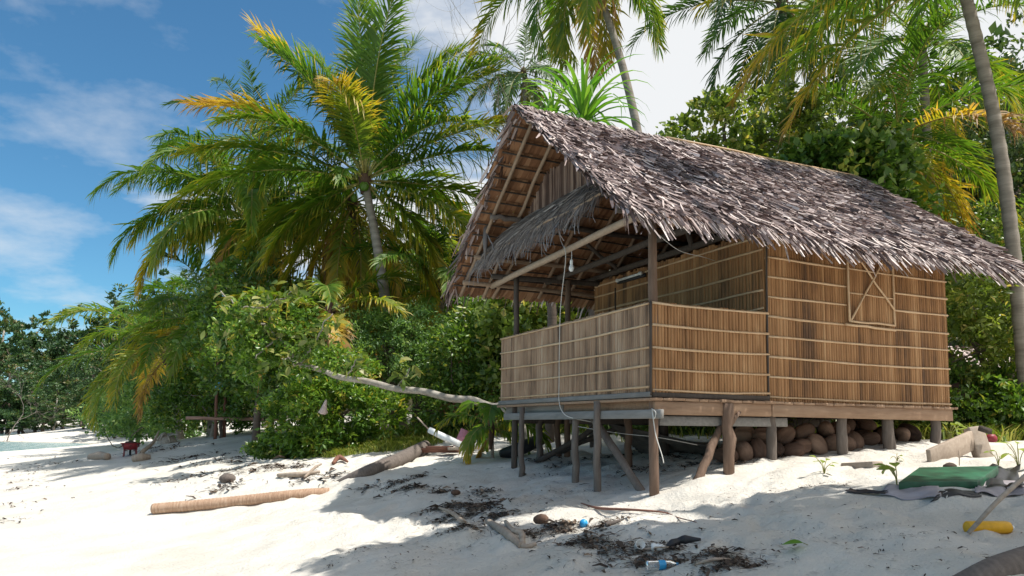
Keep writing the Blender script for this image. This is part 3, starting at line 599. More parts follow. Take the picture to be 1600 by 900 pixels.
# ------------------------------------------------------------------ things hung on the hut
def hpath(pts): return hw(np.array(pts, float))
def smooth_path(P, n=30):
    P = np.asarray(P, float); t = np.linspace(0, len(P) - 1, n); i = np.clip(t.astype(int), 0, len(P) - 2); f = (t - i)[:, None]
    Pm = np.concatenate([[2 * P[0] - P[1]], P, [2 * P[-1] - P[-2]]]); a, b_, c_, d_ = Pm[i], Pm[i + 1], Pm[i + 2], Pm[i + 3]
    return .5 * (2 * b_ + (c_ - a) * f + (2 * a - 5 * b_ + 4 * c_ - d_) * f ** 2 + (3 * b_ - a - 3 * c_ + d_) * f ** 3)
def rope(name, label, pts, r=.006, mat='rope', cat='rope', k=6, n=40):
    V, F_ = tube(smooth_path(pts, n), r, k); return tag(B().add(V, F_).obj(name, M[mat], None, True), label, cat)
rope('rope', 'long white cord hanging from the porch beam down over the front panel',
     hpath([(-.15, 1.62, 1.93), (-.145, 1.60, 1.75), (-.12, 1.75, 1.3), (-.10, 1.82, 1.0), (-.085, 1.86, .6), (-.08, 1.87, .25), (-.10, 1.83, .0), (-.11, 1.72, -.13), (-.09, 1.55, -.2), (.12, 1.3, -.26)]), .0055)
rope('rope', 'short frayed white cord tied to the end of the front beam by the corner post',
     hpath([(-.09, -.12, -.12), (-.10, -.2, -.16), (-.09, -.16, -.22), (-.085, -.12, -.13), (-.09, -.15, -.25), (-.09, -.19, -.4), (-.08, -.27, -.58), (-.08, -.30, -.66)]), .0055)
rope('rope', 'thin line sagging between the stilts below the porch floor', hpath([(-.02, 1.6, -.3), (.3, 1.1, -.38), (.5, .6, -.42), (.9, .4, -.5)]), .004)
rope('electric_wire', 'thin wire strung from the corner post to the porch wall', hpath([(.05, -.05, 1.72), (.6, .3, 1.68), (1.1, .5, 1.70), (1.52, .8, 1.76)]), .003, 'white', 'wire')
bl = thing('light_bulb', 'white light bulb in a socket hanging under the porch tie beam', 'light bulb', hw(np.array([-.09, 1.55, 1.60])))
V, Q = lathe([(.001, .0), (.018, .004), (.030, .022), (.033, .045), (.026, .07), (.016, .092), (.015, .10)], 14); B().add(V, Q).obj('bulb', M['white'], bl, True)
V, Q = lathe([(.001, .155), (.012, .154), (.019, .14), (.02, .10), (.016, .098), (.001, .098)], 12); B().add(V, Q).obj('socket', M['white'], bl, True)
V, F_ = tube(np.array([[0, 0, .15], [0.003, 0, .2], [0, .0, .30]]), .004, 6); B().add(V, F_).obj('flex', M['white'], bl, True)
lt = thing('tube_lamp', 'small white tube lamp on a dark bracket on the porch wall', 'lamp', hw(np.array([1.47, 2.75, 1.87])), HYAW)
V, F_ = tube(np.array([[0, -.42, 0.0], [0, .12, .0]]), .018, 10); B().add(V, F_).obj('tube', M['white'], lt, True)
V, F_ = bar((.03, -.5, -.03), (.03, .2, -.02), .03, .05); B().add(V, F_).obj('bracket', M['black'], lt)
for yy in (-.45, .14):
    V, F_ = bar((0, yy, 0), (0, yy + .05, 0), .04, .045); B().add(V, F_).obj('end_cap', M['white'], lt)
V, F_ = tube(wobble(hw(np.array([1.42, 2.9, 1.75])), hw(np.array([1.2, 2.55, .1])), 8, .004), .011, 6)
tag(B().add(V, F_).obj('stick', M['post_dark'], None, True), 'thin dark stick leaning on the porch wall', 'stick')

# ------------------------------------------------------------------ palms
def frond(r, az, el, L, droop, nl=70, lw=.045, ll=.85, hang=.5, yel=.2, tipyel=.2, vang=.25, curl=0.0):
    """one palm frond from the origin: rachis curve and two rows of leaflets"""
    n = 16; ds = L / n; d = np.zeros((n + 1, 3)); e = el; a = az
    P = [np.zeros(3)]
    for i in range(n):
        t = (i + .5) / n; P.append(P[-1] + ds * np.array([math.cos(a) * math.cos(e), math.sin(a) * math.cos(e), math.sin(e)])); e -= droop / n * (0.35 + 1.3 * t); a += curl / n
    P = np.array(P); T = unit(np.gradient(P, axis=0))
    up = np.array([0, 0, 1.0]); S = unit(np.cross(T, up + 1e-3)); hz = np.array([-math.sin(az), math.cos(az), 0]); S = unit(S * .3 - hz * .7 if (S @ hz).mean() < 0 else S * .3 + hz * .7)
    U = np.cross(S, T); U = unit(U * np.sign((U[:, 2:3].mean()) or 1))
    b = B()
    s = np.linspace(.13, .995, nl) + r.normal(0, .003, nl); s = np.clip(s, .1, 1); x = s * n; i = np.clip(x.astype(int), 0, n - 1); f = (x - i)[:, None]
    Pp = P[i] * (1 - f) + P[i + 1] * f; Tp = unit(T[i] * (1 - f) + T[i + 1] * f); Sp = S[i]; Up = U[i]
    for sd in (-1, 1):
        ang = (1.22 - .78 * s) + r.normal(0, .13, nl); ln = ll * (np.sin(np.clip(s * 1.12, 0, 1) * 2.65) * .72 + .30) * r.uniform(.86, 1.08, nl) * (r.uniform(0, 1, nl) > .04)
        D = unit(Tp * np.cos(ang)[:, None] + Sp * sd * np.sin(ang)[:, None] + Up * (vang + r.normal(0, .16, nl))[:, None])
        w = lw * .5 * (.6 + .5 * np.sin(s * 3)) ; h = hang * np.abs(1 + r.normal(0, .45, nl) + (r.random(nl) < .06) * 3)
        p = Pp; pts = [p]; D1 = D
        for k in range(3):
            D1 = unit(D1 + np.array([0, 0, -1.0]) * (h * (.28 + .3 * k))[:, None]); p = p + D1 * (ln / 3)[:, None]; pts.append(p)
        W = unit(Tp - D * (Tp * D).sum(1, keepdims=True)) * w[:, None] + np.array([0, 0, -.2]) * w[:, None]
        V = np.stack([pts[0] - W * .5, pts[0] + W * .5, pts[1] - W, pts[1] + W, pts[2] - W * .8, pts[2] + W * .8, pts[3]], 1)
        k = np.arange(nl)[:, None] * 7
        base = yel + r.normal(0, .06, nl) + tipyel * s ** 2; vv = np.stack([base - .05, base - .05, base, base, base + tipyel * .35, base + tipyel * .35, base + .3 + tipyel * .5 + (r.random(nl) < .2) * .3], 1)
        b.add(V.reshape(-1, 3), [np.concatenate([k + np.array([[0, 1, 3, 2]]), k + np.array([[2, 3, 5, 4]])]), k + np.array([[4, 5, 6]])], np.clip(vv.ravel(), 0, 1))
    rv, rf = tube(P, np.linspace(.030, .006, n + 1) * (L / 4.2) ** .5, 5)
    return b, rv, rf
def palm(label, crown, base, seed, nf=24, L=4.3, mid=None, r0=.17, r1=.10, mat='palm', tm='trunk_palm', elr=(-.9, 1.35), yel=(.12, .5), nl=70, ll=.85, lw=.046, droop=1.25, nuts=5, group=None, name='coconut_palm', azs=None, hang=.5, rings=True, azoff=0, spec=None, tipy=0):
    r = np.random.default_rng(seed); crown = np.array(crown, float); base = np.array(base, float)
    root = thing(name, label, 'palm tree', base, 0, group); C = crown - base
    m = C * .5 + np.array([0, 0, .0]) if mid is None else np.array(mid, float) - base
    path = smooth_path([np.array([0, 0, -.3]), m, C], 60); t = np.linspace(0, 1, 60)
    rad = r0 + (r1 - r0) * t + r0 * .7 * np.exp(-t * 14)
    if rings: rad = rad * (1 + .045 * ((np.arange(60) % 2) * 2 - 1))
    V, F_ = tube(path, rad, 10); B().add(V, F_, np.repeat(np.clip(.5 + .22 * ((np.arange(60) % 2) * 2 - 1) + r.normal(0, .1, 60), 0, 1), 10).tolist() + [.5, .5]).obj('trunk', M[tm], root, not rings)
    # fibrous crown shaft
    V, F_ = tube(np.array([C - [0, 0, .35], C + [0, 0, .05], C + [0, 0, .3]]), [r1 * 1.1, r1 * 1.9, r1 * .5], 9); B().add(V, F_, .4).obj('crown_shaft', M['husk'], root, True)
    if spec: nf = len(spec)
    for i in range(nf):
        q = (i + .5) / nf; az = azoff + i * 2.39996 + r.normal(0, .12) if azs is None else azs[i % len(azs)] + r.normal(0, .1)
        el = elr[1] - (elr[1] - elr[0]) * q ** .85 + r.normal(0, .08); old = q
        y = yel[0] + (yel[1] - yel[0]) * old ** 1.6 + r.normal(0, .05); ty = .15 + (.25 if r.random() < .35 else 0) * (old > .35)
        if r.random() < .12 and old > .4: y = r.uniform(.6, .8)
        ty += tipy * old; Lf = L * r.uniform(.86, 1.06) * (.8 + .25 * math.sin(3 * q)); dr = droop * r.uniform(.8, 1.25)
        if spec: az, el, dr, Lf, y, ty = R(spec[i][0] + r.normal(0, 4)), R(spec[i][1]), spec[i][2], L * spec[i][3], spec[i][4], spec[i][5]; old = .5 - el / 2.4
        b, rv, rf = frond(r, az, el, Lf, dr, nl, lw, ll * r.uniform(.9, 1.1), hang * (.6 + .9 * old), max(.02, y), ty, curl=r.normal(0, .25))
        fo = b.obj('frond', M[mat], root); fo.location = C + np.array([math.cos(az), math.sin(az), 0]) * r1 * .8 + np.array([0, 0, .15 * math.sin(el)])
        B().add(rv, rf, np.clip(.2 + y, 0, 1)).obj('rachis', M['rachis'], fo, True)
    for i in range(0 if spec else 2 if nf > 15 else 1):              # dead brown fronds hanging along the trunk
        az = r.uniform(0, 6.28); b, rv, rf = frond(r, az, -.9, L * r.uniform(.45, .65), .9, max(20, nl // 3), lw, ll * .7, 1.6, .93, .1, curl=r.normal(0, .5))
        fo = b.obj('dead_frond', M[mat], root); fo.location = C + np.array([math.cos(az), math.sin(az), 0]) * r1 - np.array([0, 0, .15]); B().add(rv, rf, .95).obj('rachis', M['rachis'], fo, True)
    V, Q = lathe([(.001, -.12), (.06, -.10), (.10, -.02), (.095, .05), (.05, .115), (.001, .13)], 10); nm = B().add(V, Q, .5).mesh('coconut', True); nm.materials.append(M['naupaka'] if seed % 2 else M['husk'])
    for i in range(nuts):
        a = i * 2.2 + seed; o = link('coconut', nm, None, root); o.location = C + np.array([math.cos(a) * (.2 + .05 * (i % 3)), math.sin(a) * .22, -.22 - .11 * (i % 3)])
    return root
def base_at(px, py, Y): p = at(px, py, Y); return (p[0], p[1], g1(p[0], p[1]))
palm('tall coconut palm with yellowing fronds in the middle of the left grove', at(570, 283, 19.5), base_at(628, 690, 19), 11, 30, 4.7, mid=at(598, 440, 19.3), nl=132, ll=1.05, lw=.05, hang=.62, spec=[(172,64,.5,1.08,.45,.3),(150,74,.6,.95,.18,.1),(262,84,.5,.92,.22,.1),(100,86,.5,.94,.2,.1),(60,80,.5,1.0,.16,.08),(290,78,.5,1.0,.2,.1),(20,70,.6,1.,.2,.12),(10,56,.6,1.0,.28,.15),(330,50,.8,.95,.15,.2),
     (5,36,.9,1.05,.34,.4),(350,18,.9,1.0,.2,.25),(15,5,.8,1.0,.3,.35),(340,-15,.9,.95,.32,.4),(188,40,.9,1.05,.5,.4),(175,24,.8,1.05,.22,.3),(200,6,.9,1.0,.26,.25),(165,-10,.8,.9,.3,.3),(262,66,1.5,.62,.40,.35),(215,32,1.2,.85,.2,.25),
     (325,34,1.2,.85,.2,.25),(205,-28,.8,.7,.3,.3),(338,-34,.7,.7,.36,.3),(180,-45,.6,.8,.4,.3),(0,-48,.6,.8,.4,.3),(120,22,1.,1.,.15,.2),(60,14,1.,1.,.15,.2),(90,40,1.,1.,.1,.1),(205,66,.7,.9,.12,.1)])
palm('leaning coconut palm with drooping green fronds, left of the tallest one', at(388, 342, 23), base_at(500, 690, 22), 23, 34, 4.3, mid=at(430, 440, 22.5), yel=(.05, .45), droop=1.55, nl=120, ll=.95, elr=(-.3, 1.3), hang=1.0, azoff=1.0, lw=.048)
palm('dark trunked coconut palm directly behind the tallest palm of the grove', at(551, 318, 22), base_at(566, 690, 22), 37, 22, 4.2, tm='trunk_dark', yel=(.2, .62), elr=(-1.25, .5), droop=1.0, hang=.8)
palm('young coconut palm leaning over the shore shrubs at far left', at(262, 556, 28), base_at(285, 665, 29), 41, 22, 4.4, yel=(.12, .45), elr=(-.35, 1.3), droop=1.6, nl=70, r0=.13, r1=.12, nuts=0)
palm('small green palm between the grove and the hut gable', at(688, 450, 20), base_at(694, 640, 20), 43, 16, 2.9, yel=(.05, .35), elr=(-.5, 1.35), r0=.10, r1=.08, nuts=0, ll=.6)
palm('very tall palm with a slanting bare trunk behind the roof ridge', at(914, -78, 19), base_at(1075, 640, 18), 47, 18, 3.7, mid=at(990, 175, 18.6), yel=(.1, .45), elr=(-1.0, .9), r0=.125, r1=.085, tm='trunk_palm', rings=False)
palm('distant green palm standing above the gable peak', at(818, 112, 42), base_at(830, 480, 42), 53, 20, 4.0, mid=at(826, 300, 42), yel=(.05, .35), mat='palm_blue', elr=(-1.0, 1.2), droop=1.1, nl=50, lw=.07)
palm('big coconut palm with orange tipped fronds at the right edge', at(1496, -62, 12.5), base_at(1612, 640, 12.8), 59, 24, 4.4, mid=at(1565, 250, 12.7), r0=.125, r1=.10, nl=88, tm='trunk_palm', hang=.8, lw=.042, ll=.85, spec=[(180,38,1.3,1.0,.05,.3),(200,24,1.2,1.05,.1,.5),(160,22,1.2,1.0,.1,.5),(212,8,1.1,1.0,.12,.6),(232,2,1.1,.95,.15,.65),
     (150,0,1.1,1.0,.15,.6),(186,-12,.9,1.0,.2,.65),(252,-8,1.0,.9,.2,.65),(292,0,1.1,.9,.2,.6),(312,10,1.2,.95,.15,.5),(340,12,1.2,1.0,.15,.5),(0,20,1.3,1.0,.1,.4),(20,0,1.1,1.0,.2,.5),(328,-20,.9,.9,.25,.6),(60,30,1.2,1.,.1,.2),(100,42,1.2,1.,.1,.2),(120,12,1.2,1.,.15,.4),(205,60,1.3,1.,.05,.1),(300,62,1.3,1.,.05,.1),(0,70,1.2,1.,.05,.1),(140,65,1.2,1.,.05,.1),(170,-30,.7,.9,.35,.5)])
palm('coconut palm with arching bluish fronds above the broadleaf trees', at(1222, 6, 22), base_at(1250, 560, 22), 61, 22, 4.6, yel=(.03, .3), mat='palm_blue', elr=(-.9, 1.3), droop=1.3, nl=76)
palm('coconut palm with golden lower fronds behind the roof end', at(1398, 212, 16.5), base_at(1420, 600, 16.5), 67, 24, 3.5, yel=(.12, .55), elr=(-1.2, 1.2), droop=1.1, nl=72, lw=.04, tipy=.35)
palm('coconut palm half hidden behind the big right palm', at(1440, 60, 19), base_at(1470, 620, 19), 71, 20, 4.2, yel=(.08, .35), elr=(-.9, 1.2), nl=64)
palm('small yellow fronded palm among shrubs below the grove', at(515, 490, 18.6), base_at(520, 640, 18.6), 73, 14, 2.6, yel=(.35, .62), elr=(-.5, .9), r0=.1, r1=.08, nuts=0, ll=.6)
palm('dark palm peeping over the leaning palm of the grove', at(404, 235, 32), base_at(420, 640, 32), 79, 20, 4.6, yel=(.02, .2), mat='palm_blue', elr=(-.3, 1.4), nl=50, lw=.06)
palm('palm with yellow drooping fronds between the two grove trunks', at(602, 402, 25), base_at(606, 640, 25), 83, 18, 3.8, yel=(.3, .6), elr=(-1.1, .7), hang=.8)
palm('low palm behind the shore shrubs left of the leaning trunk', at(330, 500, 26), base_at(335, 640, 26), 89, 18, 3.6, yel=(.1, .4), elr=(-.4, 1.2), nuts=0)
# seedling palm beside the hut, leaflets still joined in broad blades
palm('knee high coconut seedling with broad drooping fronds beside the front stilts', at(768, 668, 12.2), base_at(770, 715, 12.2), 97, 9, 1.05, yel=(.15, .4), elr=(-.15, 1.25), droop=1.9, r0=.03, r1=.03, nl=22, ll=.34, lw=.05, nuts=0, name='palm_seedling', hang=.9)
# pandanus with strap leaves behind the ridge
def strap_plant(name, label, base, crown, seed, n=60, L=1.5, w=.07, cat='plant'):
    r = np.random.default_rng(seed); base = np.array(base, float); C = np.array(crown, float) - base; root = thing(name, label, cat, base)
    V, F_ = tube(wobble((0, 0, -.2), C, 8, .05, r), [.09] * 8, 8); B().add(V, F_, .5).obj('trunk', M['trunk_dark'], root, True)
    for i in range(n):
        az = i * 2.39996; el = 1.5 - 1.5 * (i / n) ** .8 + r.normal(0, .1); l = L * r.uniform(.75, 1.1); k = 8; e = el; P = [C + np.array([0, 0, .25 * (1 - i / n)])]
        for j in range(k): P.append(P[-1] + l / k * np.array([math.cos(az) * math.cos(e), math.sin(az) * math.cos(e), math.sin(e)])); e -= (.12 + .05 * j) * r.uniform(.7, 1.3) * (1.2 - .5 * el / 1.5)
        P = np.array(P); s = np.array([-math.sin(az), math.cos(az), 0]); wf = np.array([.9, 1, 1, .95, .85, .72, .55, .35, .05])[:, None] * w / 2; dz = np.array([0, 0, .35]) * wf
        V = np.stack([P - s * wf + dz, P, P + s * wf + dz], 1).reshape(-1, 3); ii = np.arange(k)[:, None] * 3
        B().add(V, np.concatenate([ii + np.array([[0, 1, 4, 3]]), ii + np.array([[1, 2, 5, 4]])]), np.clip(r.normal(.5, .25), 0, 1)).obj('strap_leaf', M['pandan'], root)
    return root
strap_plant('screw_pine', 'screw pine with long green strap leaves rising behind the roof ridge', base_at(930, 600, 13.5), at(912, 205, 13.5), 5, 64, 1.75, .075, 'tree')
strap_plant('screw_pine', 'smaller screw pine spreading beside the gable peak', base_at(860, 600, 14.2), at(862, 205, 14.2), 6, 36, 1.1, .06, 'tree')

# ------------------------------------------------------------------ broadleaf trees and shrubs
def leaf_cloud(r, ells, n, size, clump=.4, per=26, shell=.55, up=.5, aspect=.5, flat=False, bias=0):
    """leaf faces gathered in clumps through a set of ellipsoids (cx,cy,cz,rx,ry,rz)"""
    per = int(per * 1.5); clump = clump * .85; n = int(n * .8); E = np.array(ells, float); vol = E[:, 3] * E[:, 4] * E[:, 5]; nc = max(1, n // per)
    e = r.choice(len(E), nc, p=vol ** .8 / (vol ** .8).sum()); d = unit(r.normal(0, 1, (nc, 3))); rad = shell + (1 - shell) * r.uniform(0, 1, nc) ** .6; rad *= np.where(r.random(nc) < .28, r.uniform(1.0, 1.32, nc), 1)
    C = E[e, :3] + d * rad[:, None] * E[e, 3:]; out = unit(d / E[e, 3:])
    k = np.repeat(np.arange(nc), per); m = len(k); ctone = r.normal(0, .2, nc)
    P = C[k] + unit(r.normal(0, 1, (m, 3))) * (r.uniform(0, 1, m) ** .5 * clump * r.uniform(.6, 1.3, nc)[k])[:, None] * np.array([1, 1, .7])
    A = unit(unit(r.normal(0, 1, (m, 3))) + out[k] * .8 + np.array([0, 0, .05]))                       # leaf axis
    Nn = unit(r.normal(0, .55, (m, 3)) + np.array([0, 0, up]) + out[k] * .5); Sd = unit(np.cross(A, Nn)); Nn = np.cross(Sd, A)
    ln = size * r.uniform(.6, 1.25, m)[:, None]; w = ln * aspect * .5
    V = np.stack([P, P + A * ln * .48 + Sd * w + Nn * ln * .07, P + A * ln - Nn * ln * .12, P + A * ln * .48 - Sd * w + Nn * ln * .07], 1).reshape(-1, 3)
    kk = np.arange(m)[:, None] * 4; F_ = np.concatenate([kk + np.array([[0, 1, 2]]), kk + np.array([[0, 2, 3]])])
    v = np.clip(.45 + bias + ctone[k] + r.normal(0, .16, m) + (r.random(m) < .04) * .5, 0, 1); return V, F_, np.repeat(v, 4), C
def broadleaf(name, label, base, ells, seed, n, size, mat, trunk=None, r0=.14, cat='tree', group=None, tm='trunk_dark', limbs=8, **k):
    """ells in world coordinates"""
    r = np.random.default_rng(seed); base = np.array(base, float); root = thing(name, label, cat, base, 0, group)
    E = np.array(ells, float); E[:, :3] -= base
    V, F_, v, C = leaf_cloud(r, E, n, size, **k); B().add(V, F_, v).obj('crown', M[mat], root)
    top = E[:, :3].mean(0) if trunk is None else np.array(trunk, float) - base
    path = smooth_path([np.array([0, 0, -.2]), top * .5 + r.normal(0, .12, 3) * [1, 1, 0], top], 12); V, F_ = tube(path, np.linspace(r0, r0 * .45, 12), 8); B().add(V, F_, .5).obj('trunk', M[tm], root, True)
    b = B()
    for i in range(limbs):
        st = path[r.integers(4, 11)]; en = C[r.integers(len(C))]; md = (st + en) / 2 + r.normal(0, .12, 3) * np.linalg.norm(en - st)
        V, F_ = tube(smooth_path([st, md, en], 8), np.linspace(r0 * .4, r0 * .08, 8), 6); B().add(V, F_, .5).obj('limb', M[tm], root, True)
    return root
def ell(px, py, Y, rx, ry, rz):
    """ellipsoid given by its centre in the photograph, its distance and its radii in metres"""
    p = at(px, py, Y); return (p[0], p[1], p[2], rx, ry, rz)
# shrubs and trees of the left grove
broadleaf('broadleaf_tree', 'leafy green tree in front of the leaning palm trunk', base_at(400, 660, 20), [ell(390, 470, 20, 1.3, 1.2, 1.1), ell(440, 520, 19.5, 1.5, 1.2, 1.2), ell(360, 545, 20, .9, 1, 1.2), ell(470, 590, 19, 1.3, 1, 1.0)], 101, 22000, .15, 'bush', r0=.12)
broadleaf('shore_shrub', 'bright green rosette leaved shrub on the sand edge below the leaning trunk', base_at(500, 690, 16), [ell(470, 655, 15.6, .75, .7, .75), ell(535, 640, 15.6, .85, .7, .85), ell(590, 650, 15.8, .6, .6, .6), ell(520, 585, 16.2, .9, .7, .6), ell(495, 690, 15.4, .6, .5, .35)], 103, 17000, .13, 'naupaka', r0=.06, cat='shrub', clump=.22, per=16, up=.7, aspect=.42)
broadleaf('shore_shrub', 'low dark creeping shrub on the sand at the foot of the bright shrub', base_at(440, 700, 16), [ell(440, 697, 16, .65, .5, .22), ell(418, 702, 16.2, .4, .4, .12)], 104, 5000, .09, 'bush', r0=.04, cat='shrub', clump=.15, limbs=3)
broadleaf('feathery_shrub', 'tall feathery green shrub above the leaning trunk beside the grove trunks', base_at(610, 670, 18), [ell(600, 545, 18, 1.25, 1.1, .85), ell(655, 520, 18.3, .8, 1, .65), ell(540, 560, 17.5, .8, .8, .7), ell(600, 510, 18.5, .7, .8, .5), ell(665, 580, 17.8, .8, .8, .7)], 105, 26000, .10, 'feather', r0=.08, cat='shrub', clump=.3, per=30, aspect=.35)
broadleaf('dark_shrub', 'glossy green shrub between the leaning trunk and the hut', base_at(730, 670, 16.5), [ell(725, 560, 16.5, .9, .9, .75), ell(760, 520, 17, .75, .9, .8), ell(700, 640, 16, .7, .7, .45), ell(765, 610, 16, .6, .7, .6)], 106, 15000, .12, 'bush', r0=.07, cat='shrub')
broadleaf('broadleaf_tree', 'bright leafed tree seen through the open porch', base_at(870, 660, 16), [ell(870, 500, 16, 1.6, 1, .8), ell(820, 490, 15.5, .8, .8, .8), ell(800, 560, 16, .7, .8, 1.0), ell(930, 480, 17, 1.0, 1, .9)], 107, 15000, .17, 'lime', r0=.10, aspect=.7)
broadleaf('shore_shrub', 'shrub with pale stems behind the wooden rail', base_at(330, 660, 25.5), [ell(325, 610, 25.5, 1.3, 1, 1.0), ell(380, 620, 25, 1.2, 1, 1.0), ell(280, 640, 26, .9, .9, .7), ell(420, 600, 24, 1.2, 1, 1.1)], 108, 15000, .15, 'bush', r0=.07, cat='shrub', tm='trunk_pale')
broadleaf('shore_shrub', 'rounded green shrub on the beach edge below the far left palm', base_at(215, 670, 34), [ell(215, 640, 34, 1.8, 1.4, 1.1), ell(270, 655, 32, 1.4, 1.2, .8), ell(170, 650, 37, 1.3, 1.2, 1.0), ell(240, 600, 34, 1.5, 1.2, 1.0)], 109, 14000, .19, 'feather', r0=.1, cat='shrub', clump=.5)
broadleaf('broadleaf_tree', 'dense green tree behind the far left palm', base_at(300, 660, 36), [ell(300, 520, 36, 2.4, 2, 2.2), ell(250, 560, 37, 2, 2, 2), ell(340, 590, 34, 2, 1.6, 1.8)], 110, 14000, .24, 'dark', r0=.16, clump=.6)
broadleaf('broadleaf_tree', 'dense green tree filling the gap behind the grove trunks', base_at(560, 660, 27), [ell(520, 560, 26, 2.2, 1.6, 1.6), ell(620, 560, 26, 2.2, 1.6, 1.6), ell(700, 540, 26, 2, 1.6, 1.6), ell(440, 560, 27, 2.4, 1.6, 2.0)], 111, 18000, .21, 'lime', r0=.16, clump=.6)
broadleaf('broadleaf_tree', 'green tree at the foot of the distant hill beside the gable', base_at(730, 650, 24), [ell(735, 470, 24, 1.8, 1.6, 1.2), ell(780, 500, 23, 1.4, 1.4, 1.4), ell(760, 580, 22, 1.8, 1.4, 1.4)], 112, 14000, .19, 'bush', r0=.14, clump=.5)
# behind and right of the hut
broadleaf('broadleaf_tree', 'light green round leaved tree rising behind the middle of the roof', base_at(1160, 620, 15.5), [ell(1120, 215, 15.5, 1.0, 1, .7), ell(1190, 190, 15.8, 1.1, 1, .75), ell(1250, 225, 15.5, 1.0, 1, .8), ell(1075, 225, 15.2, .5, .6, .5), ell(1095, 165, 15.6, .45, .5, .4), ell(1160, 290, 15.5, 1.6, 1, .8)], 113, 9000, .15, 'lime', r0=.13, clump=.3, per=18, aspect=.72)
broadleaf('broadleaf_tree', 'large leaved tree with pale blotched leaves just behind the roof', base_at(1330, 620, 13.6), [ell(1320, 262, 13.6, .9, .9, .55), ell(1370, 240, 13.8, .6, .7, .45), ell(1270, 265, 13.6, .6, .7, .5), ell(1340, 320, 13.6, 1.1, .8, .6)], 114, 9000, .19, 'bush', r0=.11, clump=.3, per=16, aspect=.66)
broadleaf('broadleaf_tree', 'dark tree between the two arching palms behind the roof', base_at(1290, 620, 20), [ell(1300, 235, 20, 1.4, 1.5, 1.1), ell(1220, 280, 20, 1.6, 1.5, 1.0), ell(1350, 310, 20, 2.0, 1.5, 1.3)], 115, 12000, .2, 'dark', r0=.16, clump=.5)
broadleaf('broadleaf_tree', 'tall jungle tree at the right edge behind the big palm', base_at(1600, 600, 25), [ell(1590, 180, 25, 2.2, 2, 2.6), ell(1560, 330, 24, 2.0, 1.8, 2.2), ell(1650, 260, 25, 2.6, 2, 3), ell(1500, 400, 24, 1.8, 1.6, 1.8)], 116, 15000, .22, 'dark', r0=.2, clump=.6)
broadleaf('broadleaf_tree', 'glossy compound leaved tree beside the rear corner of the hut', base_at(1540, 650, 13.5), [ell(1510, 460, 13.3, .65, .7, .75), ell(1560, 470, 13.6, .8, .8, .8), ell(1530, 545, 13.5, .7, .7, .6), ell(1600, 440, 14, .8, .8, 1.0), ell(1590, 560, 13.5, .7, .7, .6)], 117, 8500, .14, 'lime', r0=.06, per=18, clump=.28, aspect=.42)
broadleaf('broadleaf_tree', 'dark tree with a straight trunk behind the hut at far right', base_at(1575, 655, 16.5), [ell(1580, 400, 16.5, 1.6, 1.2, 1.2), ell(1520, 420, 17, 1.4, 1.2, 1.4), ell(1620, 520, 16, 1.3, 1, 1.4)], 118, 8000, .16, 'bush', r0=.09, clump=.4)
broadleaf('yellow_shrub', 'yellow green croton shrub on the grass right of the hut', base_at(1560, 670, 13.2), [ell(1560, 648, 13.2, .38, .35, .32)], 119, 2600, .11, 'olive', r0=.03, cat='shrub', clump=.14, per=12, limbs=4)
broadleaf('shore_shrub', 'leafy green shrub at the right edge beside the croton', base_at(1600, 672, 12.8), [ell(1600, 640, 12.8, .5, .4, .42), ell(1585, 610, 13.4, .5, .4, .4)], 120, 4500, .13, 'naupaka', r0=.03, cat='shrub', clump=.18, per=14, limbs=4)
for i, (px, py, Y, lab) in enumerate(((1500, 655, 12.9, 'small leafy shrub behind the rear corner stilt'), (1420, 655, 14.0, 'shrub seen under the rear end of the hut floor'), (1330, 655, 14.2, 'shrub seen under the middle of the hut floor'),
                                     (1240, 655, 14.2, 'dark shrub seen behind the coconut heap'), (1120, 650, 14.6, 'dark shrub seen between the side stilts'), (1050, 655, 14.8, 'dark green shrub seen behind the corner stilt'), (960, 660, 15.6, 'shrub seen between the front stilts'), (880, 665, 16.5, 'pale green shrub seen behind the front stilts'))):
    c = at(px, py, Y); broadleaf('undergrowth_shrub', lab, (c[0], c[1], g1(c[0], c[1])), [(c[0], c[1], g1(c[0], c[1]) + .35, .75, .5, .42), (c[0] + .4, c[1] + .5, g1(c[0], c[1]) + .7, .8, .6, .6)], 130 + i, 4200, .12, ('bush', 'lime', 'lime', 'dark', 'dark', 'bush', 'bush', 'lime')[i], r0=.03, cat='shrub', clump=.2, per=14, limbs=4, tm='trunk_dark')
broadleaf('jungle_tree', 'dark jungle tree closing the view behind the hut roof', base_at(1120, 600, 30), [ell(1060, 420, 30, 3.5, 2, 4), ell(1250, 400, 30, 3.5, 2, 4), ell(1440, 420, 28, 3.5, 2, 4.5), ell(900, 520, 30, 3, 2, 3)], 141, 16000, .3, 'dark', r0=.25, clump=.8)
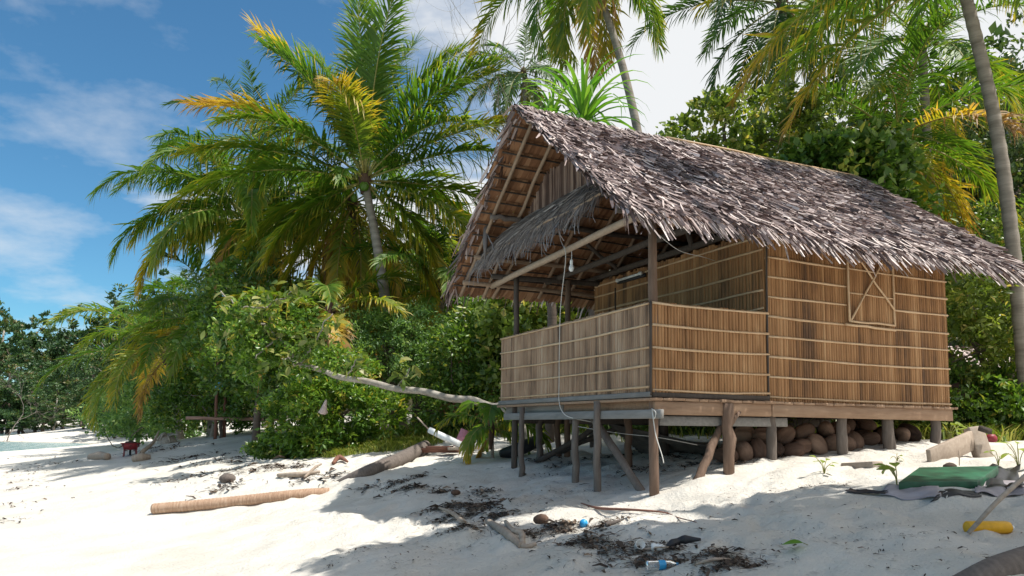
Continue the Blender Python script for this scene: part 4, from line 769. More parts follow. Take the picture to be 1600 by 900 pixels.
# trees out of the frame on the right: they shade the foreground and the roof front
def over(px, py, h, rx, ry, rz):
    g = gp(px, py); k = h / SUN_DIR.z; return (g[0] + SUN_DIR.x * k, g[1] + SUN_DIR.y * k, g[2] + h, rx, ry, rz)
rf_ = hw(np.array([.75, .75, 2.75])); SH = [over(650, 845, 7.3, .5, .3, .3), over(735, 852, 7.3, .5, .3, .3), over(660, 866, 7.4, .75, .5, .4), over(780, 872, 7.4, .7, .45, .4), over(900, 885, 7.6, .8, .5, .4), over(600, 892, 7.5, .6, .4, .4), over(1010, 856, 7.4, .8, .5, .4), over(1120, 838, 7.6, .8, .55, .4), over(1250, 815, 7.8, .8, .6, .4), over(1380, 812, 8.0, .8, .6, .4),
      over(1500, 800, 8.2, .8, .6, .5), over(1150, 890, 7.6, .9, .6, .5), over(1330, 880, 7.8, .9, .6, .5), over(1520, 870, 8.0, .9, .7, .5), over(1620, 800, 8.2, 1.0, .8, .5), over(1000, 930, 7.8, 1.2, .8, .6), over(750, 930, 7.8, 1.0, .7, .5), over(1230, 775, 7.8, .45, .3, .25), over(1400, 770, 8.0, .35, .3, .25),
      (rf_[0] + .48 * 3.8, rf_[1] - .16 * 3.8, rf_[2] + 3.8, .85, .35, .25), (8.2, 2.6, 8.6, 1.5, 1.5, .9)]
broadleaf('shade_tree', 'spreading beach tree outside the right edge whose shade covers the foreground', (8.2, 2.6, g1(8.2, 2.6)), SH, 151, 42000, .17, 'bush', trunk=(6.4, 3.2, 7.6), r0=.3, clump=.35, shell=.05, aspect=.65, limbs=18)

# ------------------------------------------------------------------ leaning tree with big leaves
lean_pts = [at(800, 648, 13.4), at(760, 632, 13.6), at(700, 620, 13.8), at(620, 606, 14.1), at(540, 590, 14.4), at(470, 570, 14.7)]
b0 = base_at(845, 668, 13.2); lt_ = thing('leaning_tree', 'fallen pale trunk reaching left over the shrubs with large leaves at its tip', 'tree', b0)
b0 = np.array(b0); P = smooth_path([np.array(b0) - [0, 0, .1]] + lean_pts, 40) - b0
P[:, 2] += .02 * np.sin(np.arange(40) * .9)
V, F_ = tube(P, np.linspace(.085, .05, 40) * (1 + .06 * np.sin(np.arange(40) * 2.1)), 10); B().add(V, F_, .6).obj('trunk', M['trunk_pale'], lt_, True)
tips = []
for a, bq, r0 in (((470, 570, 14.7), (435, 525, 14.8), .045), ((435, 525, 14.8), (395, 495, 14.9), .032), ((435, 525, 14.8), (418, 480, 14.6), .028), ((395, 495, 14.9), (345, 455, 15.0), .022), ((395, 495, 14.9), (350, 520, 14.7), .02),
                  ((418, 480, 14.6), (455, 455, 14.5), .018), ((418, 480, 14.6), (380, 480, 14.2), .018), ((470, 570, 14.7), (500, 520, 14.4), .025), ((500, 520, 14.4), (520, 490, 14.3), .016), ((435, 525, 14.8), (400, 560, 14.4), .02), ((540, 590, 14.4), (560, 560, 14.2), .02), ((620, 606, 14.1), (640, 575, 14.0), .018), ((470, 570, 14.7), (440, 560, 14.3), .02)):
    p0, p1 = at(*a) - b0, at(*bq) - b0; V, F_ = tube(wobble(p0, p1, 7, .03), np.linspace(r0, r0 * .6, 7), 6); B().add(V, F_, .6).obj('branch', M['trunk_pale'], lt_, True); tips += [p0 + (p1 - p0) * q for q in (.35, .7, 1.0)]
bl_meshes = []
for k in range(6):
    ln = .15 + .022 * k; w = ln * .46; t = np.linspace(0, 1, 5); wf = np.array([.06, .75, 1, .7, .03]); V = []
    for ti, f_ in zip(t, wf): V += [(-w / 2 * f_, ti * ln, .018 * f_ - .05 * ti ** 2), (0, ti * ln, -.05 * ti ** 2), (w / 2 * f_, ti * ln, .018 * f_ - .05 * ti ** 2)]
    Q = np.concatenate([[[3 * i, 3 * i + 1, 3 * i + 4, 3 * i + 3], [3 * i + 1, 3 * i + 2, 3 * i + 5, 3 * i + 4]] for i in range(4)])
    me = B().add(V, Q, (.30, .45, .55, .65, .82, .2)[k]).mesh('large_leaf', True); me.materials.append(M['olive']); bl_meshes.append(me)
for i in range(298):
    c = tips[rng.integers(len(tips))] + rng.normal(0, .14, 3); o = link('large_leaf', bl_meshes[rng.integers(6)], None, lt_); o.location = c; o.rotation_euler = (rng.normal(-.3, .6), rng.normal(0, .6), rng.uniform(0, 6.28))
V, F_, v, C = leaf_cloud(np.random.default_rng(77), [tuple(np.array(ell(px, py, Y, rx, ry, rz)) - np.array([*b0, 0, 0, 0])) for px, py, Y, rx, ry, rz in ((400, 500, 14.9, .7, .5, .5), (450, 530, 14.7, .6, .5, .45), (360, 530, 15.0, .5, .5, .5), (480, 500, 14.7, .5, .4, .4), (410, 570, 14.9, .6, .5, .4), (520, 560, 14.5, .45, .4, .3))], 5200, .11, clump=.2, per=14, shell=.2, aspect=.5)
B().add(V, F_, v).obj('crown', M['naupaka'], lt_)
# bare twiggy tree
def bare_tree(label, base, seed, H=8, spread=.5, r0=.09, depth=5, mat='trunk_pale', cat='tree', direc=(0, 0, 1)):
    r = np.random.default_rng(seed); root = thing('bare_tree', label, cat, base); tot = {'trunk': B(), 'twigs': B()}
    def grow(p, d, l, rad, k):
        n = 5; P = [p]
        for i in range(n): d = unit(d + r.normal(0, .13, 3) + np.array([0, 0, .03])); P.append(P[-1] + d * l / n)
        V, F_ = tube(np.array(P), np.linspace(rad, rad * .62, n + 1), 6 if k > 3 else 4, False)
        if k >= depth - 1: B().add(V, F_, .6).obj('trunk' if k == depth else 'branch', M[mat], root, True)
        else: tot['twigs'].add(V, F_, .6)
        if k > 0:
            for j in range(3 if k > 1 else 4): grow(P[-1 - (j % 3)], unit(d + r.normal(0, spread, 3)), l * r.uniform(.55, .8), rad * .55, k - 1)
    grow(np.array([0, 0, -.2]), np.array(direc, float), H * .42, r0, depth); tot['twigs'].obj('twigs', M[mat], root, True, kind='stuff'); return root
bare_tree('bare pale twiggy tree standing left of the slanting palm trunk', base_at(842, 560, 24), 203, 15.5, .55, .055, 5, direc=(.03, 0, 1))
bare_tree('tangle of bare grey branches at the left edge of the far forest', base_at(12, 655, 62), 205, 6.5, .7, .045, 5, 'post', direc=(.2, 0, .8))

# ------------------------------------------------------------------ far forest
far_meshes = []
for k in range(5):
    r = np.random.default_rng(300 + k); E = [(0, 0, .66, .30, .30, .22)]
    for i in range(7): a = r.uniform(0, 6.28); E.append((math.cos(a) * .24, math.sin(a) * .24, r.uniform(.22, .86), r.uniform(.12, .22), r.uniform(.12, .22), r.uniform(.08, .15)))
    V, F_, v, C = leaf_cloud(r, E, 7000, .032, clump=.05, per=28, shell=.4, aspect=.6, bias=(.0, .08, -.08, .12, -.04)[k]); cm = B().add(V, F_, v).mesh('crown'); cm.materials.append(M['far'])
    b = B(); V, F_ = tube(wobble((0, 0, -.03), (0.02, 0, .75), 8, .012, r), np.linspace(.02, .008, 8), 7); b.add(V, F_, .5)
    for i in range(6): V, F_ = tube(wobble((0, 0, .3 + .06 * i), C[r.integers(len(C))], 6, .012, r), np.linspace(.009, .002, 6), 5); b.add(V, F_, .5)
    tm = b.mesh('trunk', True); tm.materials.append(M['trunk_pale'] if k == 1 else M['trunk_dark']); far_meshes.append((cm, tm))
def far_tree(px, top, Y, k, label, wide=1.0, group='trees of the far forest'):
    p = at(px, top, Y); z0 = g1(p[0], p[1]); H = max(2.0, (p[2] - z0)) / .93
    t = thing('forest_tree', label, 'tree', (p[0], p[1], z0), rng.uniform(0, 6.28), group); t.scale = (H * wide, H * wide, H)
    link('crown', far_meshes[k][0], None, t); link('trunk', far_meshes[k][1], None, t)
FAR = [(-30, 470, 125, 0, 1.), (8, 478, 120, 1, .85), (52, 497, 118, 2, 1.), (95, 512, 112, 3, 1.), (140, 500, 112, 0, 1.), (178, 482, 110, 4, 1.), (214, 468, 105, 1, 1.), (250, 455, 100, 2, 1.), (290, 445, 100, 0, 1.),
       (20, 560, 100, 3, 1.3), (62, 575, 95, 4, 1.2), (105, 555, 88, 0, 1.1), (150, 545, 80, 2, 1.1), (195, 540, 72, 1, 1.1), (238, 530, 66, 4, 1.1), (275, 520, 60, 3, 1.1),
       (88, 610, 84, 1, 1.5), (135, 600, 72, 3, 1.4), (178, 600, 64, 0, 1.4), (35, 615, 100, 2, 1.6), (-15, 590, 105, 4, 1.4), (220, 600, 52, 2, 1.3), (330, 500, 55, 0, 1.1), (380, 490, 50, 2, 1.1)]
for i, (px, tp, Y, k, w) in enumerate(FAR): far_tree(px, tp, Y, k, 'forest tree on the far left skyline above the bay' if i < 9 else 'forest tree in the middle rank of the far left shore' if i < 16 else 'low forest tree overhanging the far left beach', w, 'far skyline trees' if i < 9 else 'far middle trees' if i < 16 else 'far beach edge trees')
for i, (px, tp, Y) in enumerate([(430, 440, 80), (480, 430, 85), (530, 420, 85), (585, 400, 88), (625, 385, 92), (655, 362, 96), (688, 346, 98), (722, 345, 98), (760, 352, 96), (800, 370, 92), (640, 410, 75), (690, 395, 76), (735, 392, 76), (780, 410, 72), (850, 400, 80), (600, 450, 60), (660, 455, 58), (720, 440, 58), (770, 460, 52), (540, 470, 55), (480, 480, 52)]):
    far_tree(px, tp, Y, i % 5, 'tree on the skyline of the hill between grove and hut' if i < 10 else 'tree on the lower slope of the hill between grove and hut', 1.05, 'hill skyline trees' if i < 10 else 'hill slope trees')
for i, (px, tp, Y) in enumerate([(1500, 190, 45), (1570, 110, 42), (1640, 90, 40), (1450, 250, 45), (1380, 280, 48), (1300, 270, 50), (1530, 300, 36), (1610, 300, 34), (1700, 150, 36)]):
    far_tree(px, tp, Y, i % 5, 'dark jungle tree on the slope behind the rear of the hut', 1.1, 'jungle trees right of the hut')

for i, (px, tp, Y, w) in enumerate([(5, 632, 104, 3.2), (38, 636, 100, 3.0), (70, 634, 94, 3.0), (100, 640, 86, 3.0), (128, 642, 78, 3.0), (155, 640, 70, 2.6), (182, 640, 62, 2.6), (208, 645, 54, 2.4), (-25, 630, 106, 3.2)]):
    far_tree(px, tp, Y, (i * 2) % 5, 'low dark shrub at the foot of the forest on the far left beach', w, 'far beach shrubs')
# ------------------------------------------------------------------ grass and ground cover
def blades(name, label, spots, n, h, mat, seed, spread):
    r = np.random.default_rng(seed); b = B(); S = np.array(spots, float); k = r.integers(len(S), size=n); xy = S[k, :2] + r.normal(0, 1, (n, 2)) * spread * S[k, 2:3]; z = gz(xy[:, 0], xy[:, 1])
    P = np.column_stack([xy, z - .01]); a = r.uniform(0, 6.28, n); l = h * r.uniform(.4, 1.3, n); t = np.stack([np.cos(a), np.sin(a), np.zeros(n)], 1); s = np.stack([-np.sin(a), np.cos(a), np.zeros(n)], 1) * (h * .05)
    m = P + t * (l * .25)[:, None] + np.array([0, 0, 1]) * (l * .6)[:, None]; e = P + t * (l * .7)[:, None] + np.array([0, 0, 1]) * (l * .85)[:, None]
    V = np.stack([P - s, P + s, m - s * .8, m + s * .8, e], 1).reshape(-1, 3); kk = np.arange(n)[:, None] * 5
    o = b.add(V, [kk + np.array([[0, 1, 3, 2]]), kk + np.array([[2, 3, 4]])], np.repeat(np.clip(r.normal(.4, .25, n), 0, 1), 5)).obj(name, M[mat], kind='stuff'); o['label'] = label; o['category'] = 'grass'; return o
def spots(L): return [(gp(px, py)[0], gp(px, py)[1], w) for px, py, w in L]
blades('grass', 'thin yellow green grass on the sand bank beside the shore shrub', spots([(560, 690, .5), (600, 692, .5), (640, 690, .5), (590, 702, .35), (620, 680, .6), (545, 705, .3), (670, 684, .5), (700, 680, .5), (530, 712, .2), (650, 697, .3), (610, 700, .3)]), 16000, .15, 'grass', 1, .6)
blades('grass', 'green grass and weeds right of the hut behind the log', [(*at(px, 660, Y)[:2], w) for px, Y, w in ((1500, 12.6, .5), (1540, 13, .5), (1590, 13, .5), (1560, 14, .8), (1480, 13.5, .6), (1620, 13.6, .6))], 9000, .30, 'grass', 2, .6)
blades('grass', 'grass under the trees behind the hut', [(*at(px, 660, Y)[:2], 1.) for px, Y in ((900, 17), (1000, 16), (1100, 15.5), (1250, 15), (1400, 14.5), (700, 17), (640, 17), (800, 18))], 9000, .28, 'grass', 3, .8)
def seedling(name, label, px, py, h, n, size, mat='lime', seed=0):
    g = gp(px, py); r = np.random.default_rng(seed); root = thing(name, label, 'plant', g)
    for i in range(n):
        a = r.uniform(0, 6.28); tip = np.array([math.cos(a) * h * .5 * r.uniform(.2, 1), math.sin(a) * h * .5 * r.uniform(.2, 1), h * r.uniform(.5, 1.0)])
        V, F_ = tube(smooth_path([np.array([0, 0, -.02]), tip * [.3, .3, .6], tip], 6), .0035, 5); st = B().add(V, F_, .3).obj('stem', M['rachis'], root, True)
        o = link('leaf', bl_leaf(mat), None, root); o.location = tip; o.rotation_euler = (r.normal(.1, .35), r.normal(0, .3), a - 1.57); o.scale = (size, size, size)
    return root
_bl = {}
def bl_leaf(mat):
    if mat not in _bl:
        t = np.linspace(0, 1, 6); wf = np.array([.05, .62, .95, .9, .55, .03]); V = []
        for ti, f_ in zip(t, wf): V += [(-.36 * f_, ti, .10 * f_ - .2 * ti ** 2), (0, ti, -.2 * ti ** 2), (.36 * f_, ti, .10 * f_ - .2 * ti ** 2)]
        Q = np.concatenate([[[3 * i, 3 * i + 1, 3 * i + 4, 3 * i + 3], [3 * i + 1, 3 * i + 2, 3 * i + 5, 3 * i + 4]] for i in range(5)])
        me = B().add(V, Q, .6).mesh('leaf', True); me.materials.append(M[mat]); _bl[mat] = me
    return _bl[mat]
seedling('beach_seedling', 'small green seedling in the sand in front of the side stilts', 1288, 742, .16, 6, .075, seed=1)
seedling('beach_seedling', 'broad leaved seedling at the left corner of the green box', 1402, 758, .17, 7, .12, seed=2)
seedling('beach_seedling', 'leafy seedling at the right edge above the plastic sheets', 1592, 735, .26, 7, .10, seed=3)
seedling('beach_seedling', 'tiny seedling beside the last rear stilt', 1402, 722, .08, 4, .05, seed=4)
seedling('beach_seedling', 'thin seedling behind the green box', 1560, 727, .14, 4, .06, seed=5)
seedling('beach_seedling', 'yellow green tuft at the foot of the rear corner stilt', 1484, 695, .28, 9, .14, seed=6)
seedling('beach_seedling', 'sunlit seedling behind the coconut heap', 1250, 692, .5, 8, .13, seed=7)
seedling('beach_seedling', 'yellow leaved seedling behind the middle side stilt', 1345, 690, .42, 7, .13, seed=8)

# ------------------------------------------------------------------ coconuts under the hut
nut_meshes = []
for k in range(6):
    r = np.random.default_rng(400 + k); nth, nph = 18, 12; th = np.arange(nth) / nth * 2 * math.pi; V = []
    for j in range(nph + 1):
        ph = j / nph * math.pi; rr = math.sin(ph) ** .85 * (1 + .05 * np.cos(3 * th + k)) * (1 - .10 * math.cos(ph)) * (1 + r.normal(0, .012, nth)); V += list(np.stack([rr * np.cos(th) * .115, rr * np.sin(th) * .115, np.full(nth, -.15 * math.cos(ph))], 1))
    V = np.array(V)
    if k in (2, 4): V[:, 0] *= np.where((np.arctan2(V[:, 1], V[:, 0]) % 6.28 < .5), .72, 1)
    i = np.arange(nph)[:, None] * nth; j = np.arange(nth)[None]; j2 = (j + 1) % nth
    me = B().add(V, np.stack([i + j, i + j2, i + nth + j2, i + nth + j], -1).reshape(-1, 4), (.1, .35, .6, .8, 1.0, .45)[k]).mesh('coconut', True); me.materials.append(M['husk']); nut_meshes.append(me)
rr = np.random.default_rng(44)
def coconut(X, Y, dz, k, s=1.0, label=None):
    q = hw(np.array([X, Y, 0])); z = g1(q[0], q[1]); o = link('coconut', nut_meshes[k], None); o.location = (q[0], q[1], z + .105 * s + dz); o.rotation_euler = (R(90) + rng.normal(0, .5), rng.normal(0, .6), rng.uniform(0, 6.28)); o.scale = (s * rr.uniform(.85, 1.08), s * rr.uniform(.85, 1.08), s * rr.uniform(.85, 1.12))
    tag(o, label or 'brown husked coconut in the heap under the hut', 'coconut', 'coconuts heaped under the hut')
placed = []
for row, (Y0, z0) in enumerate(((.30, 0), (.55, .0), (.80, .0), (.45, .15), (.70, .15))):
    X = 1.45 + .1 * row
    while X < 4.35 - .08 * row:
        if not (row >= 3 and (rr.random() < .3)) and not (row == 4 and not (1.8 < X < 2.7 or 3.5 < X < 4.2)): coconut(X + rr.normal(0, .025), Y0 + rr.normal(0, .04), z0, int(rr.integers(6)), rr.uniform(.78, 1.0), 'brown husked coconut resting on top of the heap under the hut' if row > 2 else ('brown husked coconut in the front row of the heap under the hut' if row == 0 else 'brown husked coconut deep in the heap under the hut'))
        X += rr.uniform(.215, .27)
coconut(1.25, .34, 0, 1, .95, 'lone coconut at the left end of the heap')
# ------------------------------------------------------------------ logs
def log(name, label, pts, r, mat, cat='log', k=12, n=40, rings=0.03, sink=0):
    P = smooth_path([np.array(p, float) - [0, 0, sink] for p in pts], n); c0 = P[0].copy(); rr_ = np.interp(np.linspace(0, 1, n), np.linspace(0, 1, len(r)), r) * (1 + rings * ((np.arange(n) % 2) * 2 - 1)); V, F_ = tube(P - c0, rr_, k)
    o = B().add(V, F_, np.concatenate([np.repeat(.5 + .09 * ((np.arange(n) % 2) * 2 - 1) + rng.normal(0, .06, n), k), [.3, .3]])).obj(name, M[mat], None, True); o.location = c0; return tag(o, label, cat)
def on(px, py, dz=0): q = gp(px, py); return q + [0, 0, dz]
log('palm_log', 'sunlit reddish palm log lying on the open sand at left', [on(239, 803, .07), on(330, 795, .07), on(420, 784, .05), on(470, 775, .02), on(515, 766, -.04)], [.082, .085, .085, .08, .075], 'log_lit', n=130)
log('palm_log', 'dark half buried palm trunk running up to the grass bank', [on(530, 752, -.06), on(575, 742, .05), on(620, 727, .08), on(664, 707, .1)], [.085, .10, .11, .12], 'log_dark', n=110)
log('palm_log', 'long weathered log lying behind the rear of the hut', [at(1485, 686, 12.6), at(1550, 684, 12.6), at(1640, 684, 12.6)], [.12, .125, .12], 'log_dark', n=60)
log('palm_log', 'grey log cut off by the lower right corner', [on(1490, 915, -.02), on(1560, 893, .0), on(1640, 868, .0)], [.05, .07, .08], 'log_dark', n=40, rings=.004)
log('driftwood_log', 'short dark driftwood log left of the wheelbarrow', [on(141, 719, .07), on(155, 718, .09), on(168, 718, .07)], [.10, .13, .09], 'drift', n=14, rings=.05)
log('driftwood_log', 'short driftwood log right of the wheelbarrow', [on(208, 721, .06), on(220, 720, .08), on(234, 718, .05)], [.10, .12, .07], 'drift', n=14, rings=.05)
log('driftwood_branch', 'grey branch with a raised fork behind the short log', [on(222, 712, .1), on(238, 706, .25), on(247, 700, .5)], [.06, .05, .02], 'drift', 'branch', n=14)
log('driftwood_stick', 'pale thick driftwood stick pointing at the lower edge of the litter', [on(762, 818, .02), on(790, 838, .025), on(815, 858, .02)], [.028, .04, .03], 'drift', 'driftwood', n=20, rings=.05)
log('driftwood_stick', 'crooked driftwood branch lying beside the pale thick stick', [on(790, 820, .03), on(800, 838, .05), on(815, 846, .06), on(818, 858, .02), on(838, 856, .03)], [.018, .025, .028, .026, .015], 'drift', 'driftwood', n=24)
log('driftwood_stick', 'pale stick lying in the litter above the thick driftwood', [on(686, 798, .03), on(705, 808, .035), on(726, 820, .02)], [.012, .022, .018], 'drift', 'driftwood', n=16)
log('driftwood_stick', 'long thin curved palm rib lying across the sunlit strip', [on(908, 790, .02), on(935, 800, .03), on(985, 802, .03), on(1035, 804, .02), on(1060, 812, .01), on(1088, 818, .01)], [.006, .014, .011, .007, .005, .003], 'wood_red', 'driftwood', n=30)
log('driftwood_stick', 'dark short branch beside the blue ball', [on(946, 824, .015), on(970, 817, .02)], [.022, .012], 'log_dark', 'driftwood', n=12, rings=.1)
log('driftwood_stick', 'charred black branch lying right of the white cup', [on(1042, 861, .03), on(1065, 855, .05), on(1095, 850, .03)], [.012, .032, .022, .034, .02, .01], 'black', 'driftwood', n=24, rings=.0)
log('driftwood_stick', 'brown stick at the lower right end of the litter', [on(1086, 886, .01), on(1115, 881, .02), on(1140, 878, .01)], [.008, .012, .01], 'drift', 'driftwood', n=14)
log('driftwood_stick', 'thin brown root lying across the litter below the white cup', [on(990, 868, .02), on(1020, 864, .03), on(1045, 862, .03)], [.007, .009, .005], 'drift', 'driftwood', n=14)
log('driftwood_branch', 'pile of pale driftwood branches on the sand left of the dark trunk', [on(434, 747, .04), on(465, 748, .06), on(500, 742, .05)], [.03, .045, .02], 'drift', 'branch', n=18, rings=.06)
log('driftwood_branch', 'brown branch with side shoots above the pale driftwood', [on(475, 750, .03), on(492, 740, .1), on(502, 737, .12)], [.02, .025, .012], 'drift', 'branch', n=14)
log('driftwood_branch', 'dark reddish branch stub at the edge of the grass', [on(520, 727, .03), on(530, 722, .08), on(543, 726, .05)], [.03, .05, .02], 'wood_red', 'branch', n=14)
log('driftwood_branch', 'slanting blotched trunk rising out of the grass bank', [on(622, 690, .0), at(600, 662, 15.6), at(578, 640, 15.8)], [.09, .075, .06], 'trunk_pale', 'branch', n=20)
log('driftwood_branch', 'dark burnt branch lying left of the hut stilts', [on(785, 714, .04), at(815, 700, 12.2), at(850, 684, 12.4)], [.09, .11, .1], 'black', 'branch', n=18, rings=.04)
log('bamboo_pole', 'bamboo pole leaning over the yellow float at the right edge', [on(1513, 838, .015), at(1560, 782, 4.62), at(1615, 732, 4.8)], [.013, .0145, .015], 'drift', 'pole', n=26, rings=.0)
# stone on the left beach, driftwood root stump
def lump(name, label, px, py, s, mat, cat, seed, dz=.3):
    r = np.random.default_rng(seed); V, Q = lathe([(.001, -.5), (.35, -.42), (.52, -.15), (.5, .15), (.3, .4), (.001, .5)], 12); V = V * (1 + .35 * np.array([noise2(np.array([p[0] * 3 + seed]), np.array([p[1] * 3 + p[2] * 2]), seed)[0] for p in V]))[:, None]
    o = B().add(V * np.array(s), Q, .4).obj(name, M[mat], None, True); g = gp(px, py); o.location = g + [0, 0, s[2] * dz]; return tag(o, label, cat)
lump('driftwood_lump', 'dark rounded lump of wood on the sunlit sand left of the log', 355, 753, (.26, .16, .17), 'log_dark', 'driftwood', 3)
g = gp(262, 692); st = thing('root_stump', 'pale weathered root stump on the far sand behind the wheelbarrow', 'stump', g); st.scale = (.6, .6, .6)
V, Q = lathe([(.55, -.1), (.5, .1), (.38, .28), (.2, .36), (.001, .38)], 14); V = V * (1 + .3 * noise2(V[:, 0] * 4 + 5, V[:, 1] * 4 + V[:, 2] * 3, 3))[:, None]; B().add(V, Q, .7).obj('stump_core', M['trunk_pale'], st, True)
for i in range(9):
    a = rng.uniform(0, 6.28); V, F_ = tube(smooth_path([np.array([0, 0, .2]), np.array([math.cos(a) * .35, math.sin(a) * .3, .35 + .2 * rng.random()]), np.array([math.cos(a) * .85, math.sin(a) * .5, rng.uniform(.0, .55)])], 8), np.linspace(.10, .03, 8), 6); B().add(V, F_, .7).obj('root', M['trunk_pale'], st, True)
# ------------------------------------------------------------------ red wheelbarrow
g = gp(203, 714); WS = g[1] * 29 / 1176 / .80
wb = thing('wheelbarrow', 'small red wheelbarrow seen end on, standing on the shaded left beach', 'wheelbarrow', g, math.atan2(-g[0], g[1]))
V = np.array([[-.22, -.25, .28], [.22, -.25, .28], [.22, .45, .26], [-.22, .45, .26], [-.37, -.42, .56], [.37, -.42, .56], [.33, .62, .54], [-.33, .62, .54], [-.33, -.37, .555], [.33, -.37, .555], [.29, .57, .535], [-.29, .57, .535], [-.19, -.22, .31], [.19, -.22, .31], [.19, .42, .29], [-.19, .42, .29]])
B().add(V, np.array([[3, 2, 1, 0], [0, 1, 5, 4], [1, 2, 6, 5], [2, 3, 7, 6], [3, 0, 4, 7], [4, 5, 9, 8], [5, 6, 10, 9], [6, 7, 11, 10], [7, 4, 8, 11], [8, 9, 13, 12], [9, 10, 14, 13], [10, 11, 15, 14], [11, 8, 12, 15], [12, 13, 14, 15]])).obj('tray', M['red'], wb)
V, F_ = tube(np.array([[-.39, -.43, .565], [.39, -.43, .565], [.35, .63, .545], [-.35, .63, .545], [-.39, -.43, .565]]), .014, 6); B().add(V, F_).obj('rim', M['red'], wb)
for s_ in (-1, 1):
    V, F_ = tube(np.array([[s_ * .27, -.95, .52], [s_ * .24, -.3, .27], [s_ * .1, .75, .2]]), .02, 7); hd = B().add(V, F_).obj('handle', M['red'], wb); V, F_ = tube(np.array([[s_ * .275, -.98, .53], [s_ * .265, -.84, .478]]), .026, 8); B().add(V, F_).obj('grip', M['black'], hd)
    V, F_ = tube(np.array([[s_ * .24, -.28, .28], [s_ * .26, -.24, .0], [s_ * .22, -.1, .02], [s_ * .2, .05, .26]]), .018, 7); B().add(V, F_).obj('leg', M['red'], wb)
V, Q = lathe([(.10, -.04), (.17, -.045), (.2, -.02), (.2, .02), (.17, .045), (.10, .04), (.10, -.04)], 20); V = V[:, [2, 0, 1]] + np.array([0, .78, .2]); wh = B().add(V, Q).obj('wheel', M['black'], wb, True); V, Q = lathe([(.001, -.03), (.105, -.02), (.105, .02), (.001, .03)], 14); B().add(V[:, [2, 0, 1]] + np.array([0, .78, .2]), Q).obj('hub', M['red'], wh)
V, Q = lathe([(.42, -.1), (.36, .0), (.24, .07), (.1, .1), (.001, .11)], 16); V = V * np.array([.75, 1.1, 1]) * (1 + .2 * noise2(V[:, 0] * 9, V[:, 1] * 9, 4))[:, None] + np.array([0, .1, .55]); B().add(V, Q, .2).obj('load', M['litter'], wb)
wb.scale = (WS, WS, WS)
# ------------------------------------------------------------------ wooden rail at left
YB = 24.0
def wpole(name, a, b_, r, mat, root, r1=None):
    V, F_ = tube(wobble(np.array(a) - root, np.array(b_) - root, 8, .012), np.linspace(r, r1 or r, 8), 8); return V, F_
c = base_at(340, 685, YB); rail = thing('wooden_rail', 'rustic rail of a long reddish pole nailed to upright posts at the beach edge', 'rail', c); c = np.array(c)
for nm, a, b_, r_, m_ in (('post', at(336, 690, YB), at(341, 556, YB), .055, 'wood_red'), ('post', at(350, 690, YB + .4), at(352, 590, YB + .4), .06, 'wood_red'), ('post', at(345, 690, YB + .3), at(345, 650, YB + .3), .06, 'post'), ('post', at(427, 688, YB + .6), at(427, 650, YB + .6), .05, 'wood_red'), ('rail_pole', at(291, 653, YB - .1), at(445, 656, YB + .2), .055, 'rust'), ('rail_pole', at(308, 654, YB + .1), at(438, 653, YB + .35), .045, 'rust')):
    V, F_ = wpole(nm, a, b_, r_, m_, c, r_ * .85); B().add(V, F_, .5).obj(nm, M[m_], rail, True)
V, Q = lathe([(.001, .12), (.03, .1), (.05, .02), (.09, -.1), (.06, -.16), (.001, -.17)], 10); V = V * (1 + .3 * noise2(V[:, 0] * 30, V[:, 2] * 20, 2))[:, None]; o = B().add(V * 1.6, Q).obj('plastic_bag', M['blue'], None, True); o.location = at(344, 596, YB - .1); tag(o, 'faded blue plastic bag hanging on the tall rail post', 'bag')
# ------------------------------------------------------------------ planks, pipe and chair wreck at left of the hut
def plank(name, label, a, b_, w, h, mat, cat='plank'):
    a = np.array(a, float); b_ = np.array(b_, float); V, F_ = bar(a * 0, b_ - a, w, h); o = B().add(V, F_, rng.uniform(.3, .7)).obj(name, M[mat]); o.location = a; md = o.modifiers.new('bevel', 'BEVEL'); md.width = .006; return tag(o, label, cat)
for i, (a, b_, w, lab) in enumerate((((655, 699), (716, 700), .16, 'bottom board of the reddish plank pile by the white pipe'), ((660, 694), (712, 693), .15, 'middle board of the reddish plank pile by the white pipe'), ((668, 688), (706, 688), .14, 'top board of the reddish plank pile by the white pipe'))):
    p0, p1 = at(*a, 13.6 - .05 * i), at(*b_, 13.4 - .05 * i); z = max(g1(p0[0], p0[1]), g1(p1[0], p1[1])) + .035 + .05 * i; p0[2] = z; p1[2] = z + .01; plank('plank', lab, p0, p1, w, .045, 'wood_red')
pp = thing('pipe', 'white plastic pipe propped slanting on the plank pile', 'pipe', at(671, 672, 13.5)); a = at(671, 672, 13.5); b_ = at(726, 698, 13.2)
V, F_ = tube(np.array([a * 0, (b_ - a) * .5, b_ - a]), [.055, .06, .058], 14); B().add(V, F_).obj('pipe_body', M['white'], pp, True); V, F_ = tube(np.array([[0, 0, 0], at(652, 652, 13.6) - a]), .014, 7); B().add(V, F_, .5).obj('pole_end', M['drift'], pp, True)
q = at(722, 686, 13.7); V = np.array([[-.16, 0, -.13], [.14, 0, -.15], [.16, .05, .12], [-.02, .03, .2], [-.06, .16, -.1], [.1, .2, .0]]); o = B().add(V, [np.array([[0, 1, 2], [0, 2, 3], [0, 3, 4], [4, 3, 5], [3, 2, 5], [1, 5, 2], [0, 4, 1], [4, 5, 1]])]).obj('plastic_scrap', M['pink']); o.location = q; tag(o, 'pink sheet plastic scrap beside the white pipe', 'scrap')
plank('plank', 'pale board lying on the sand behind the coconut seedling', at(700, 703, 13.2) + [0, 0, .02], at(765, 701, 13.4) + [0, 0, .02], .12, .05, 'drift')
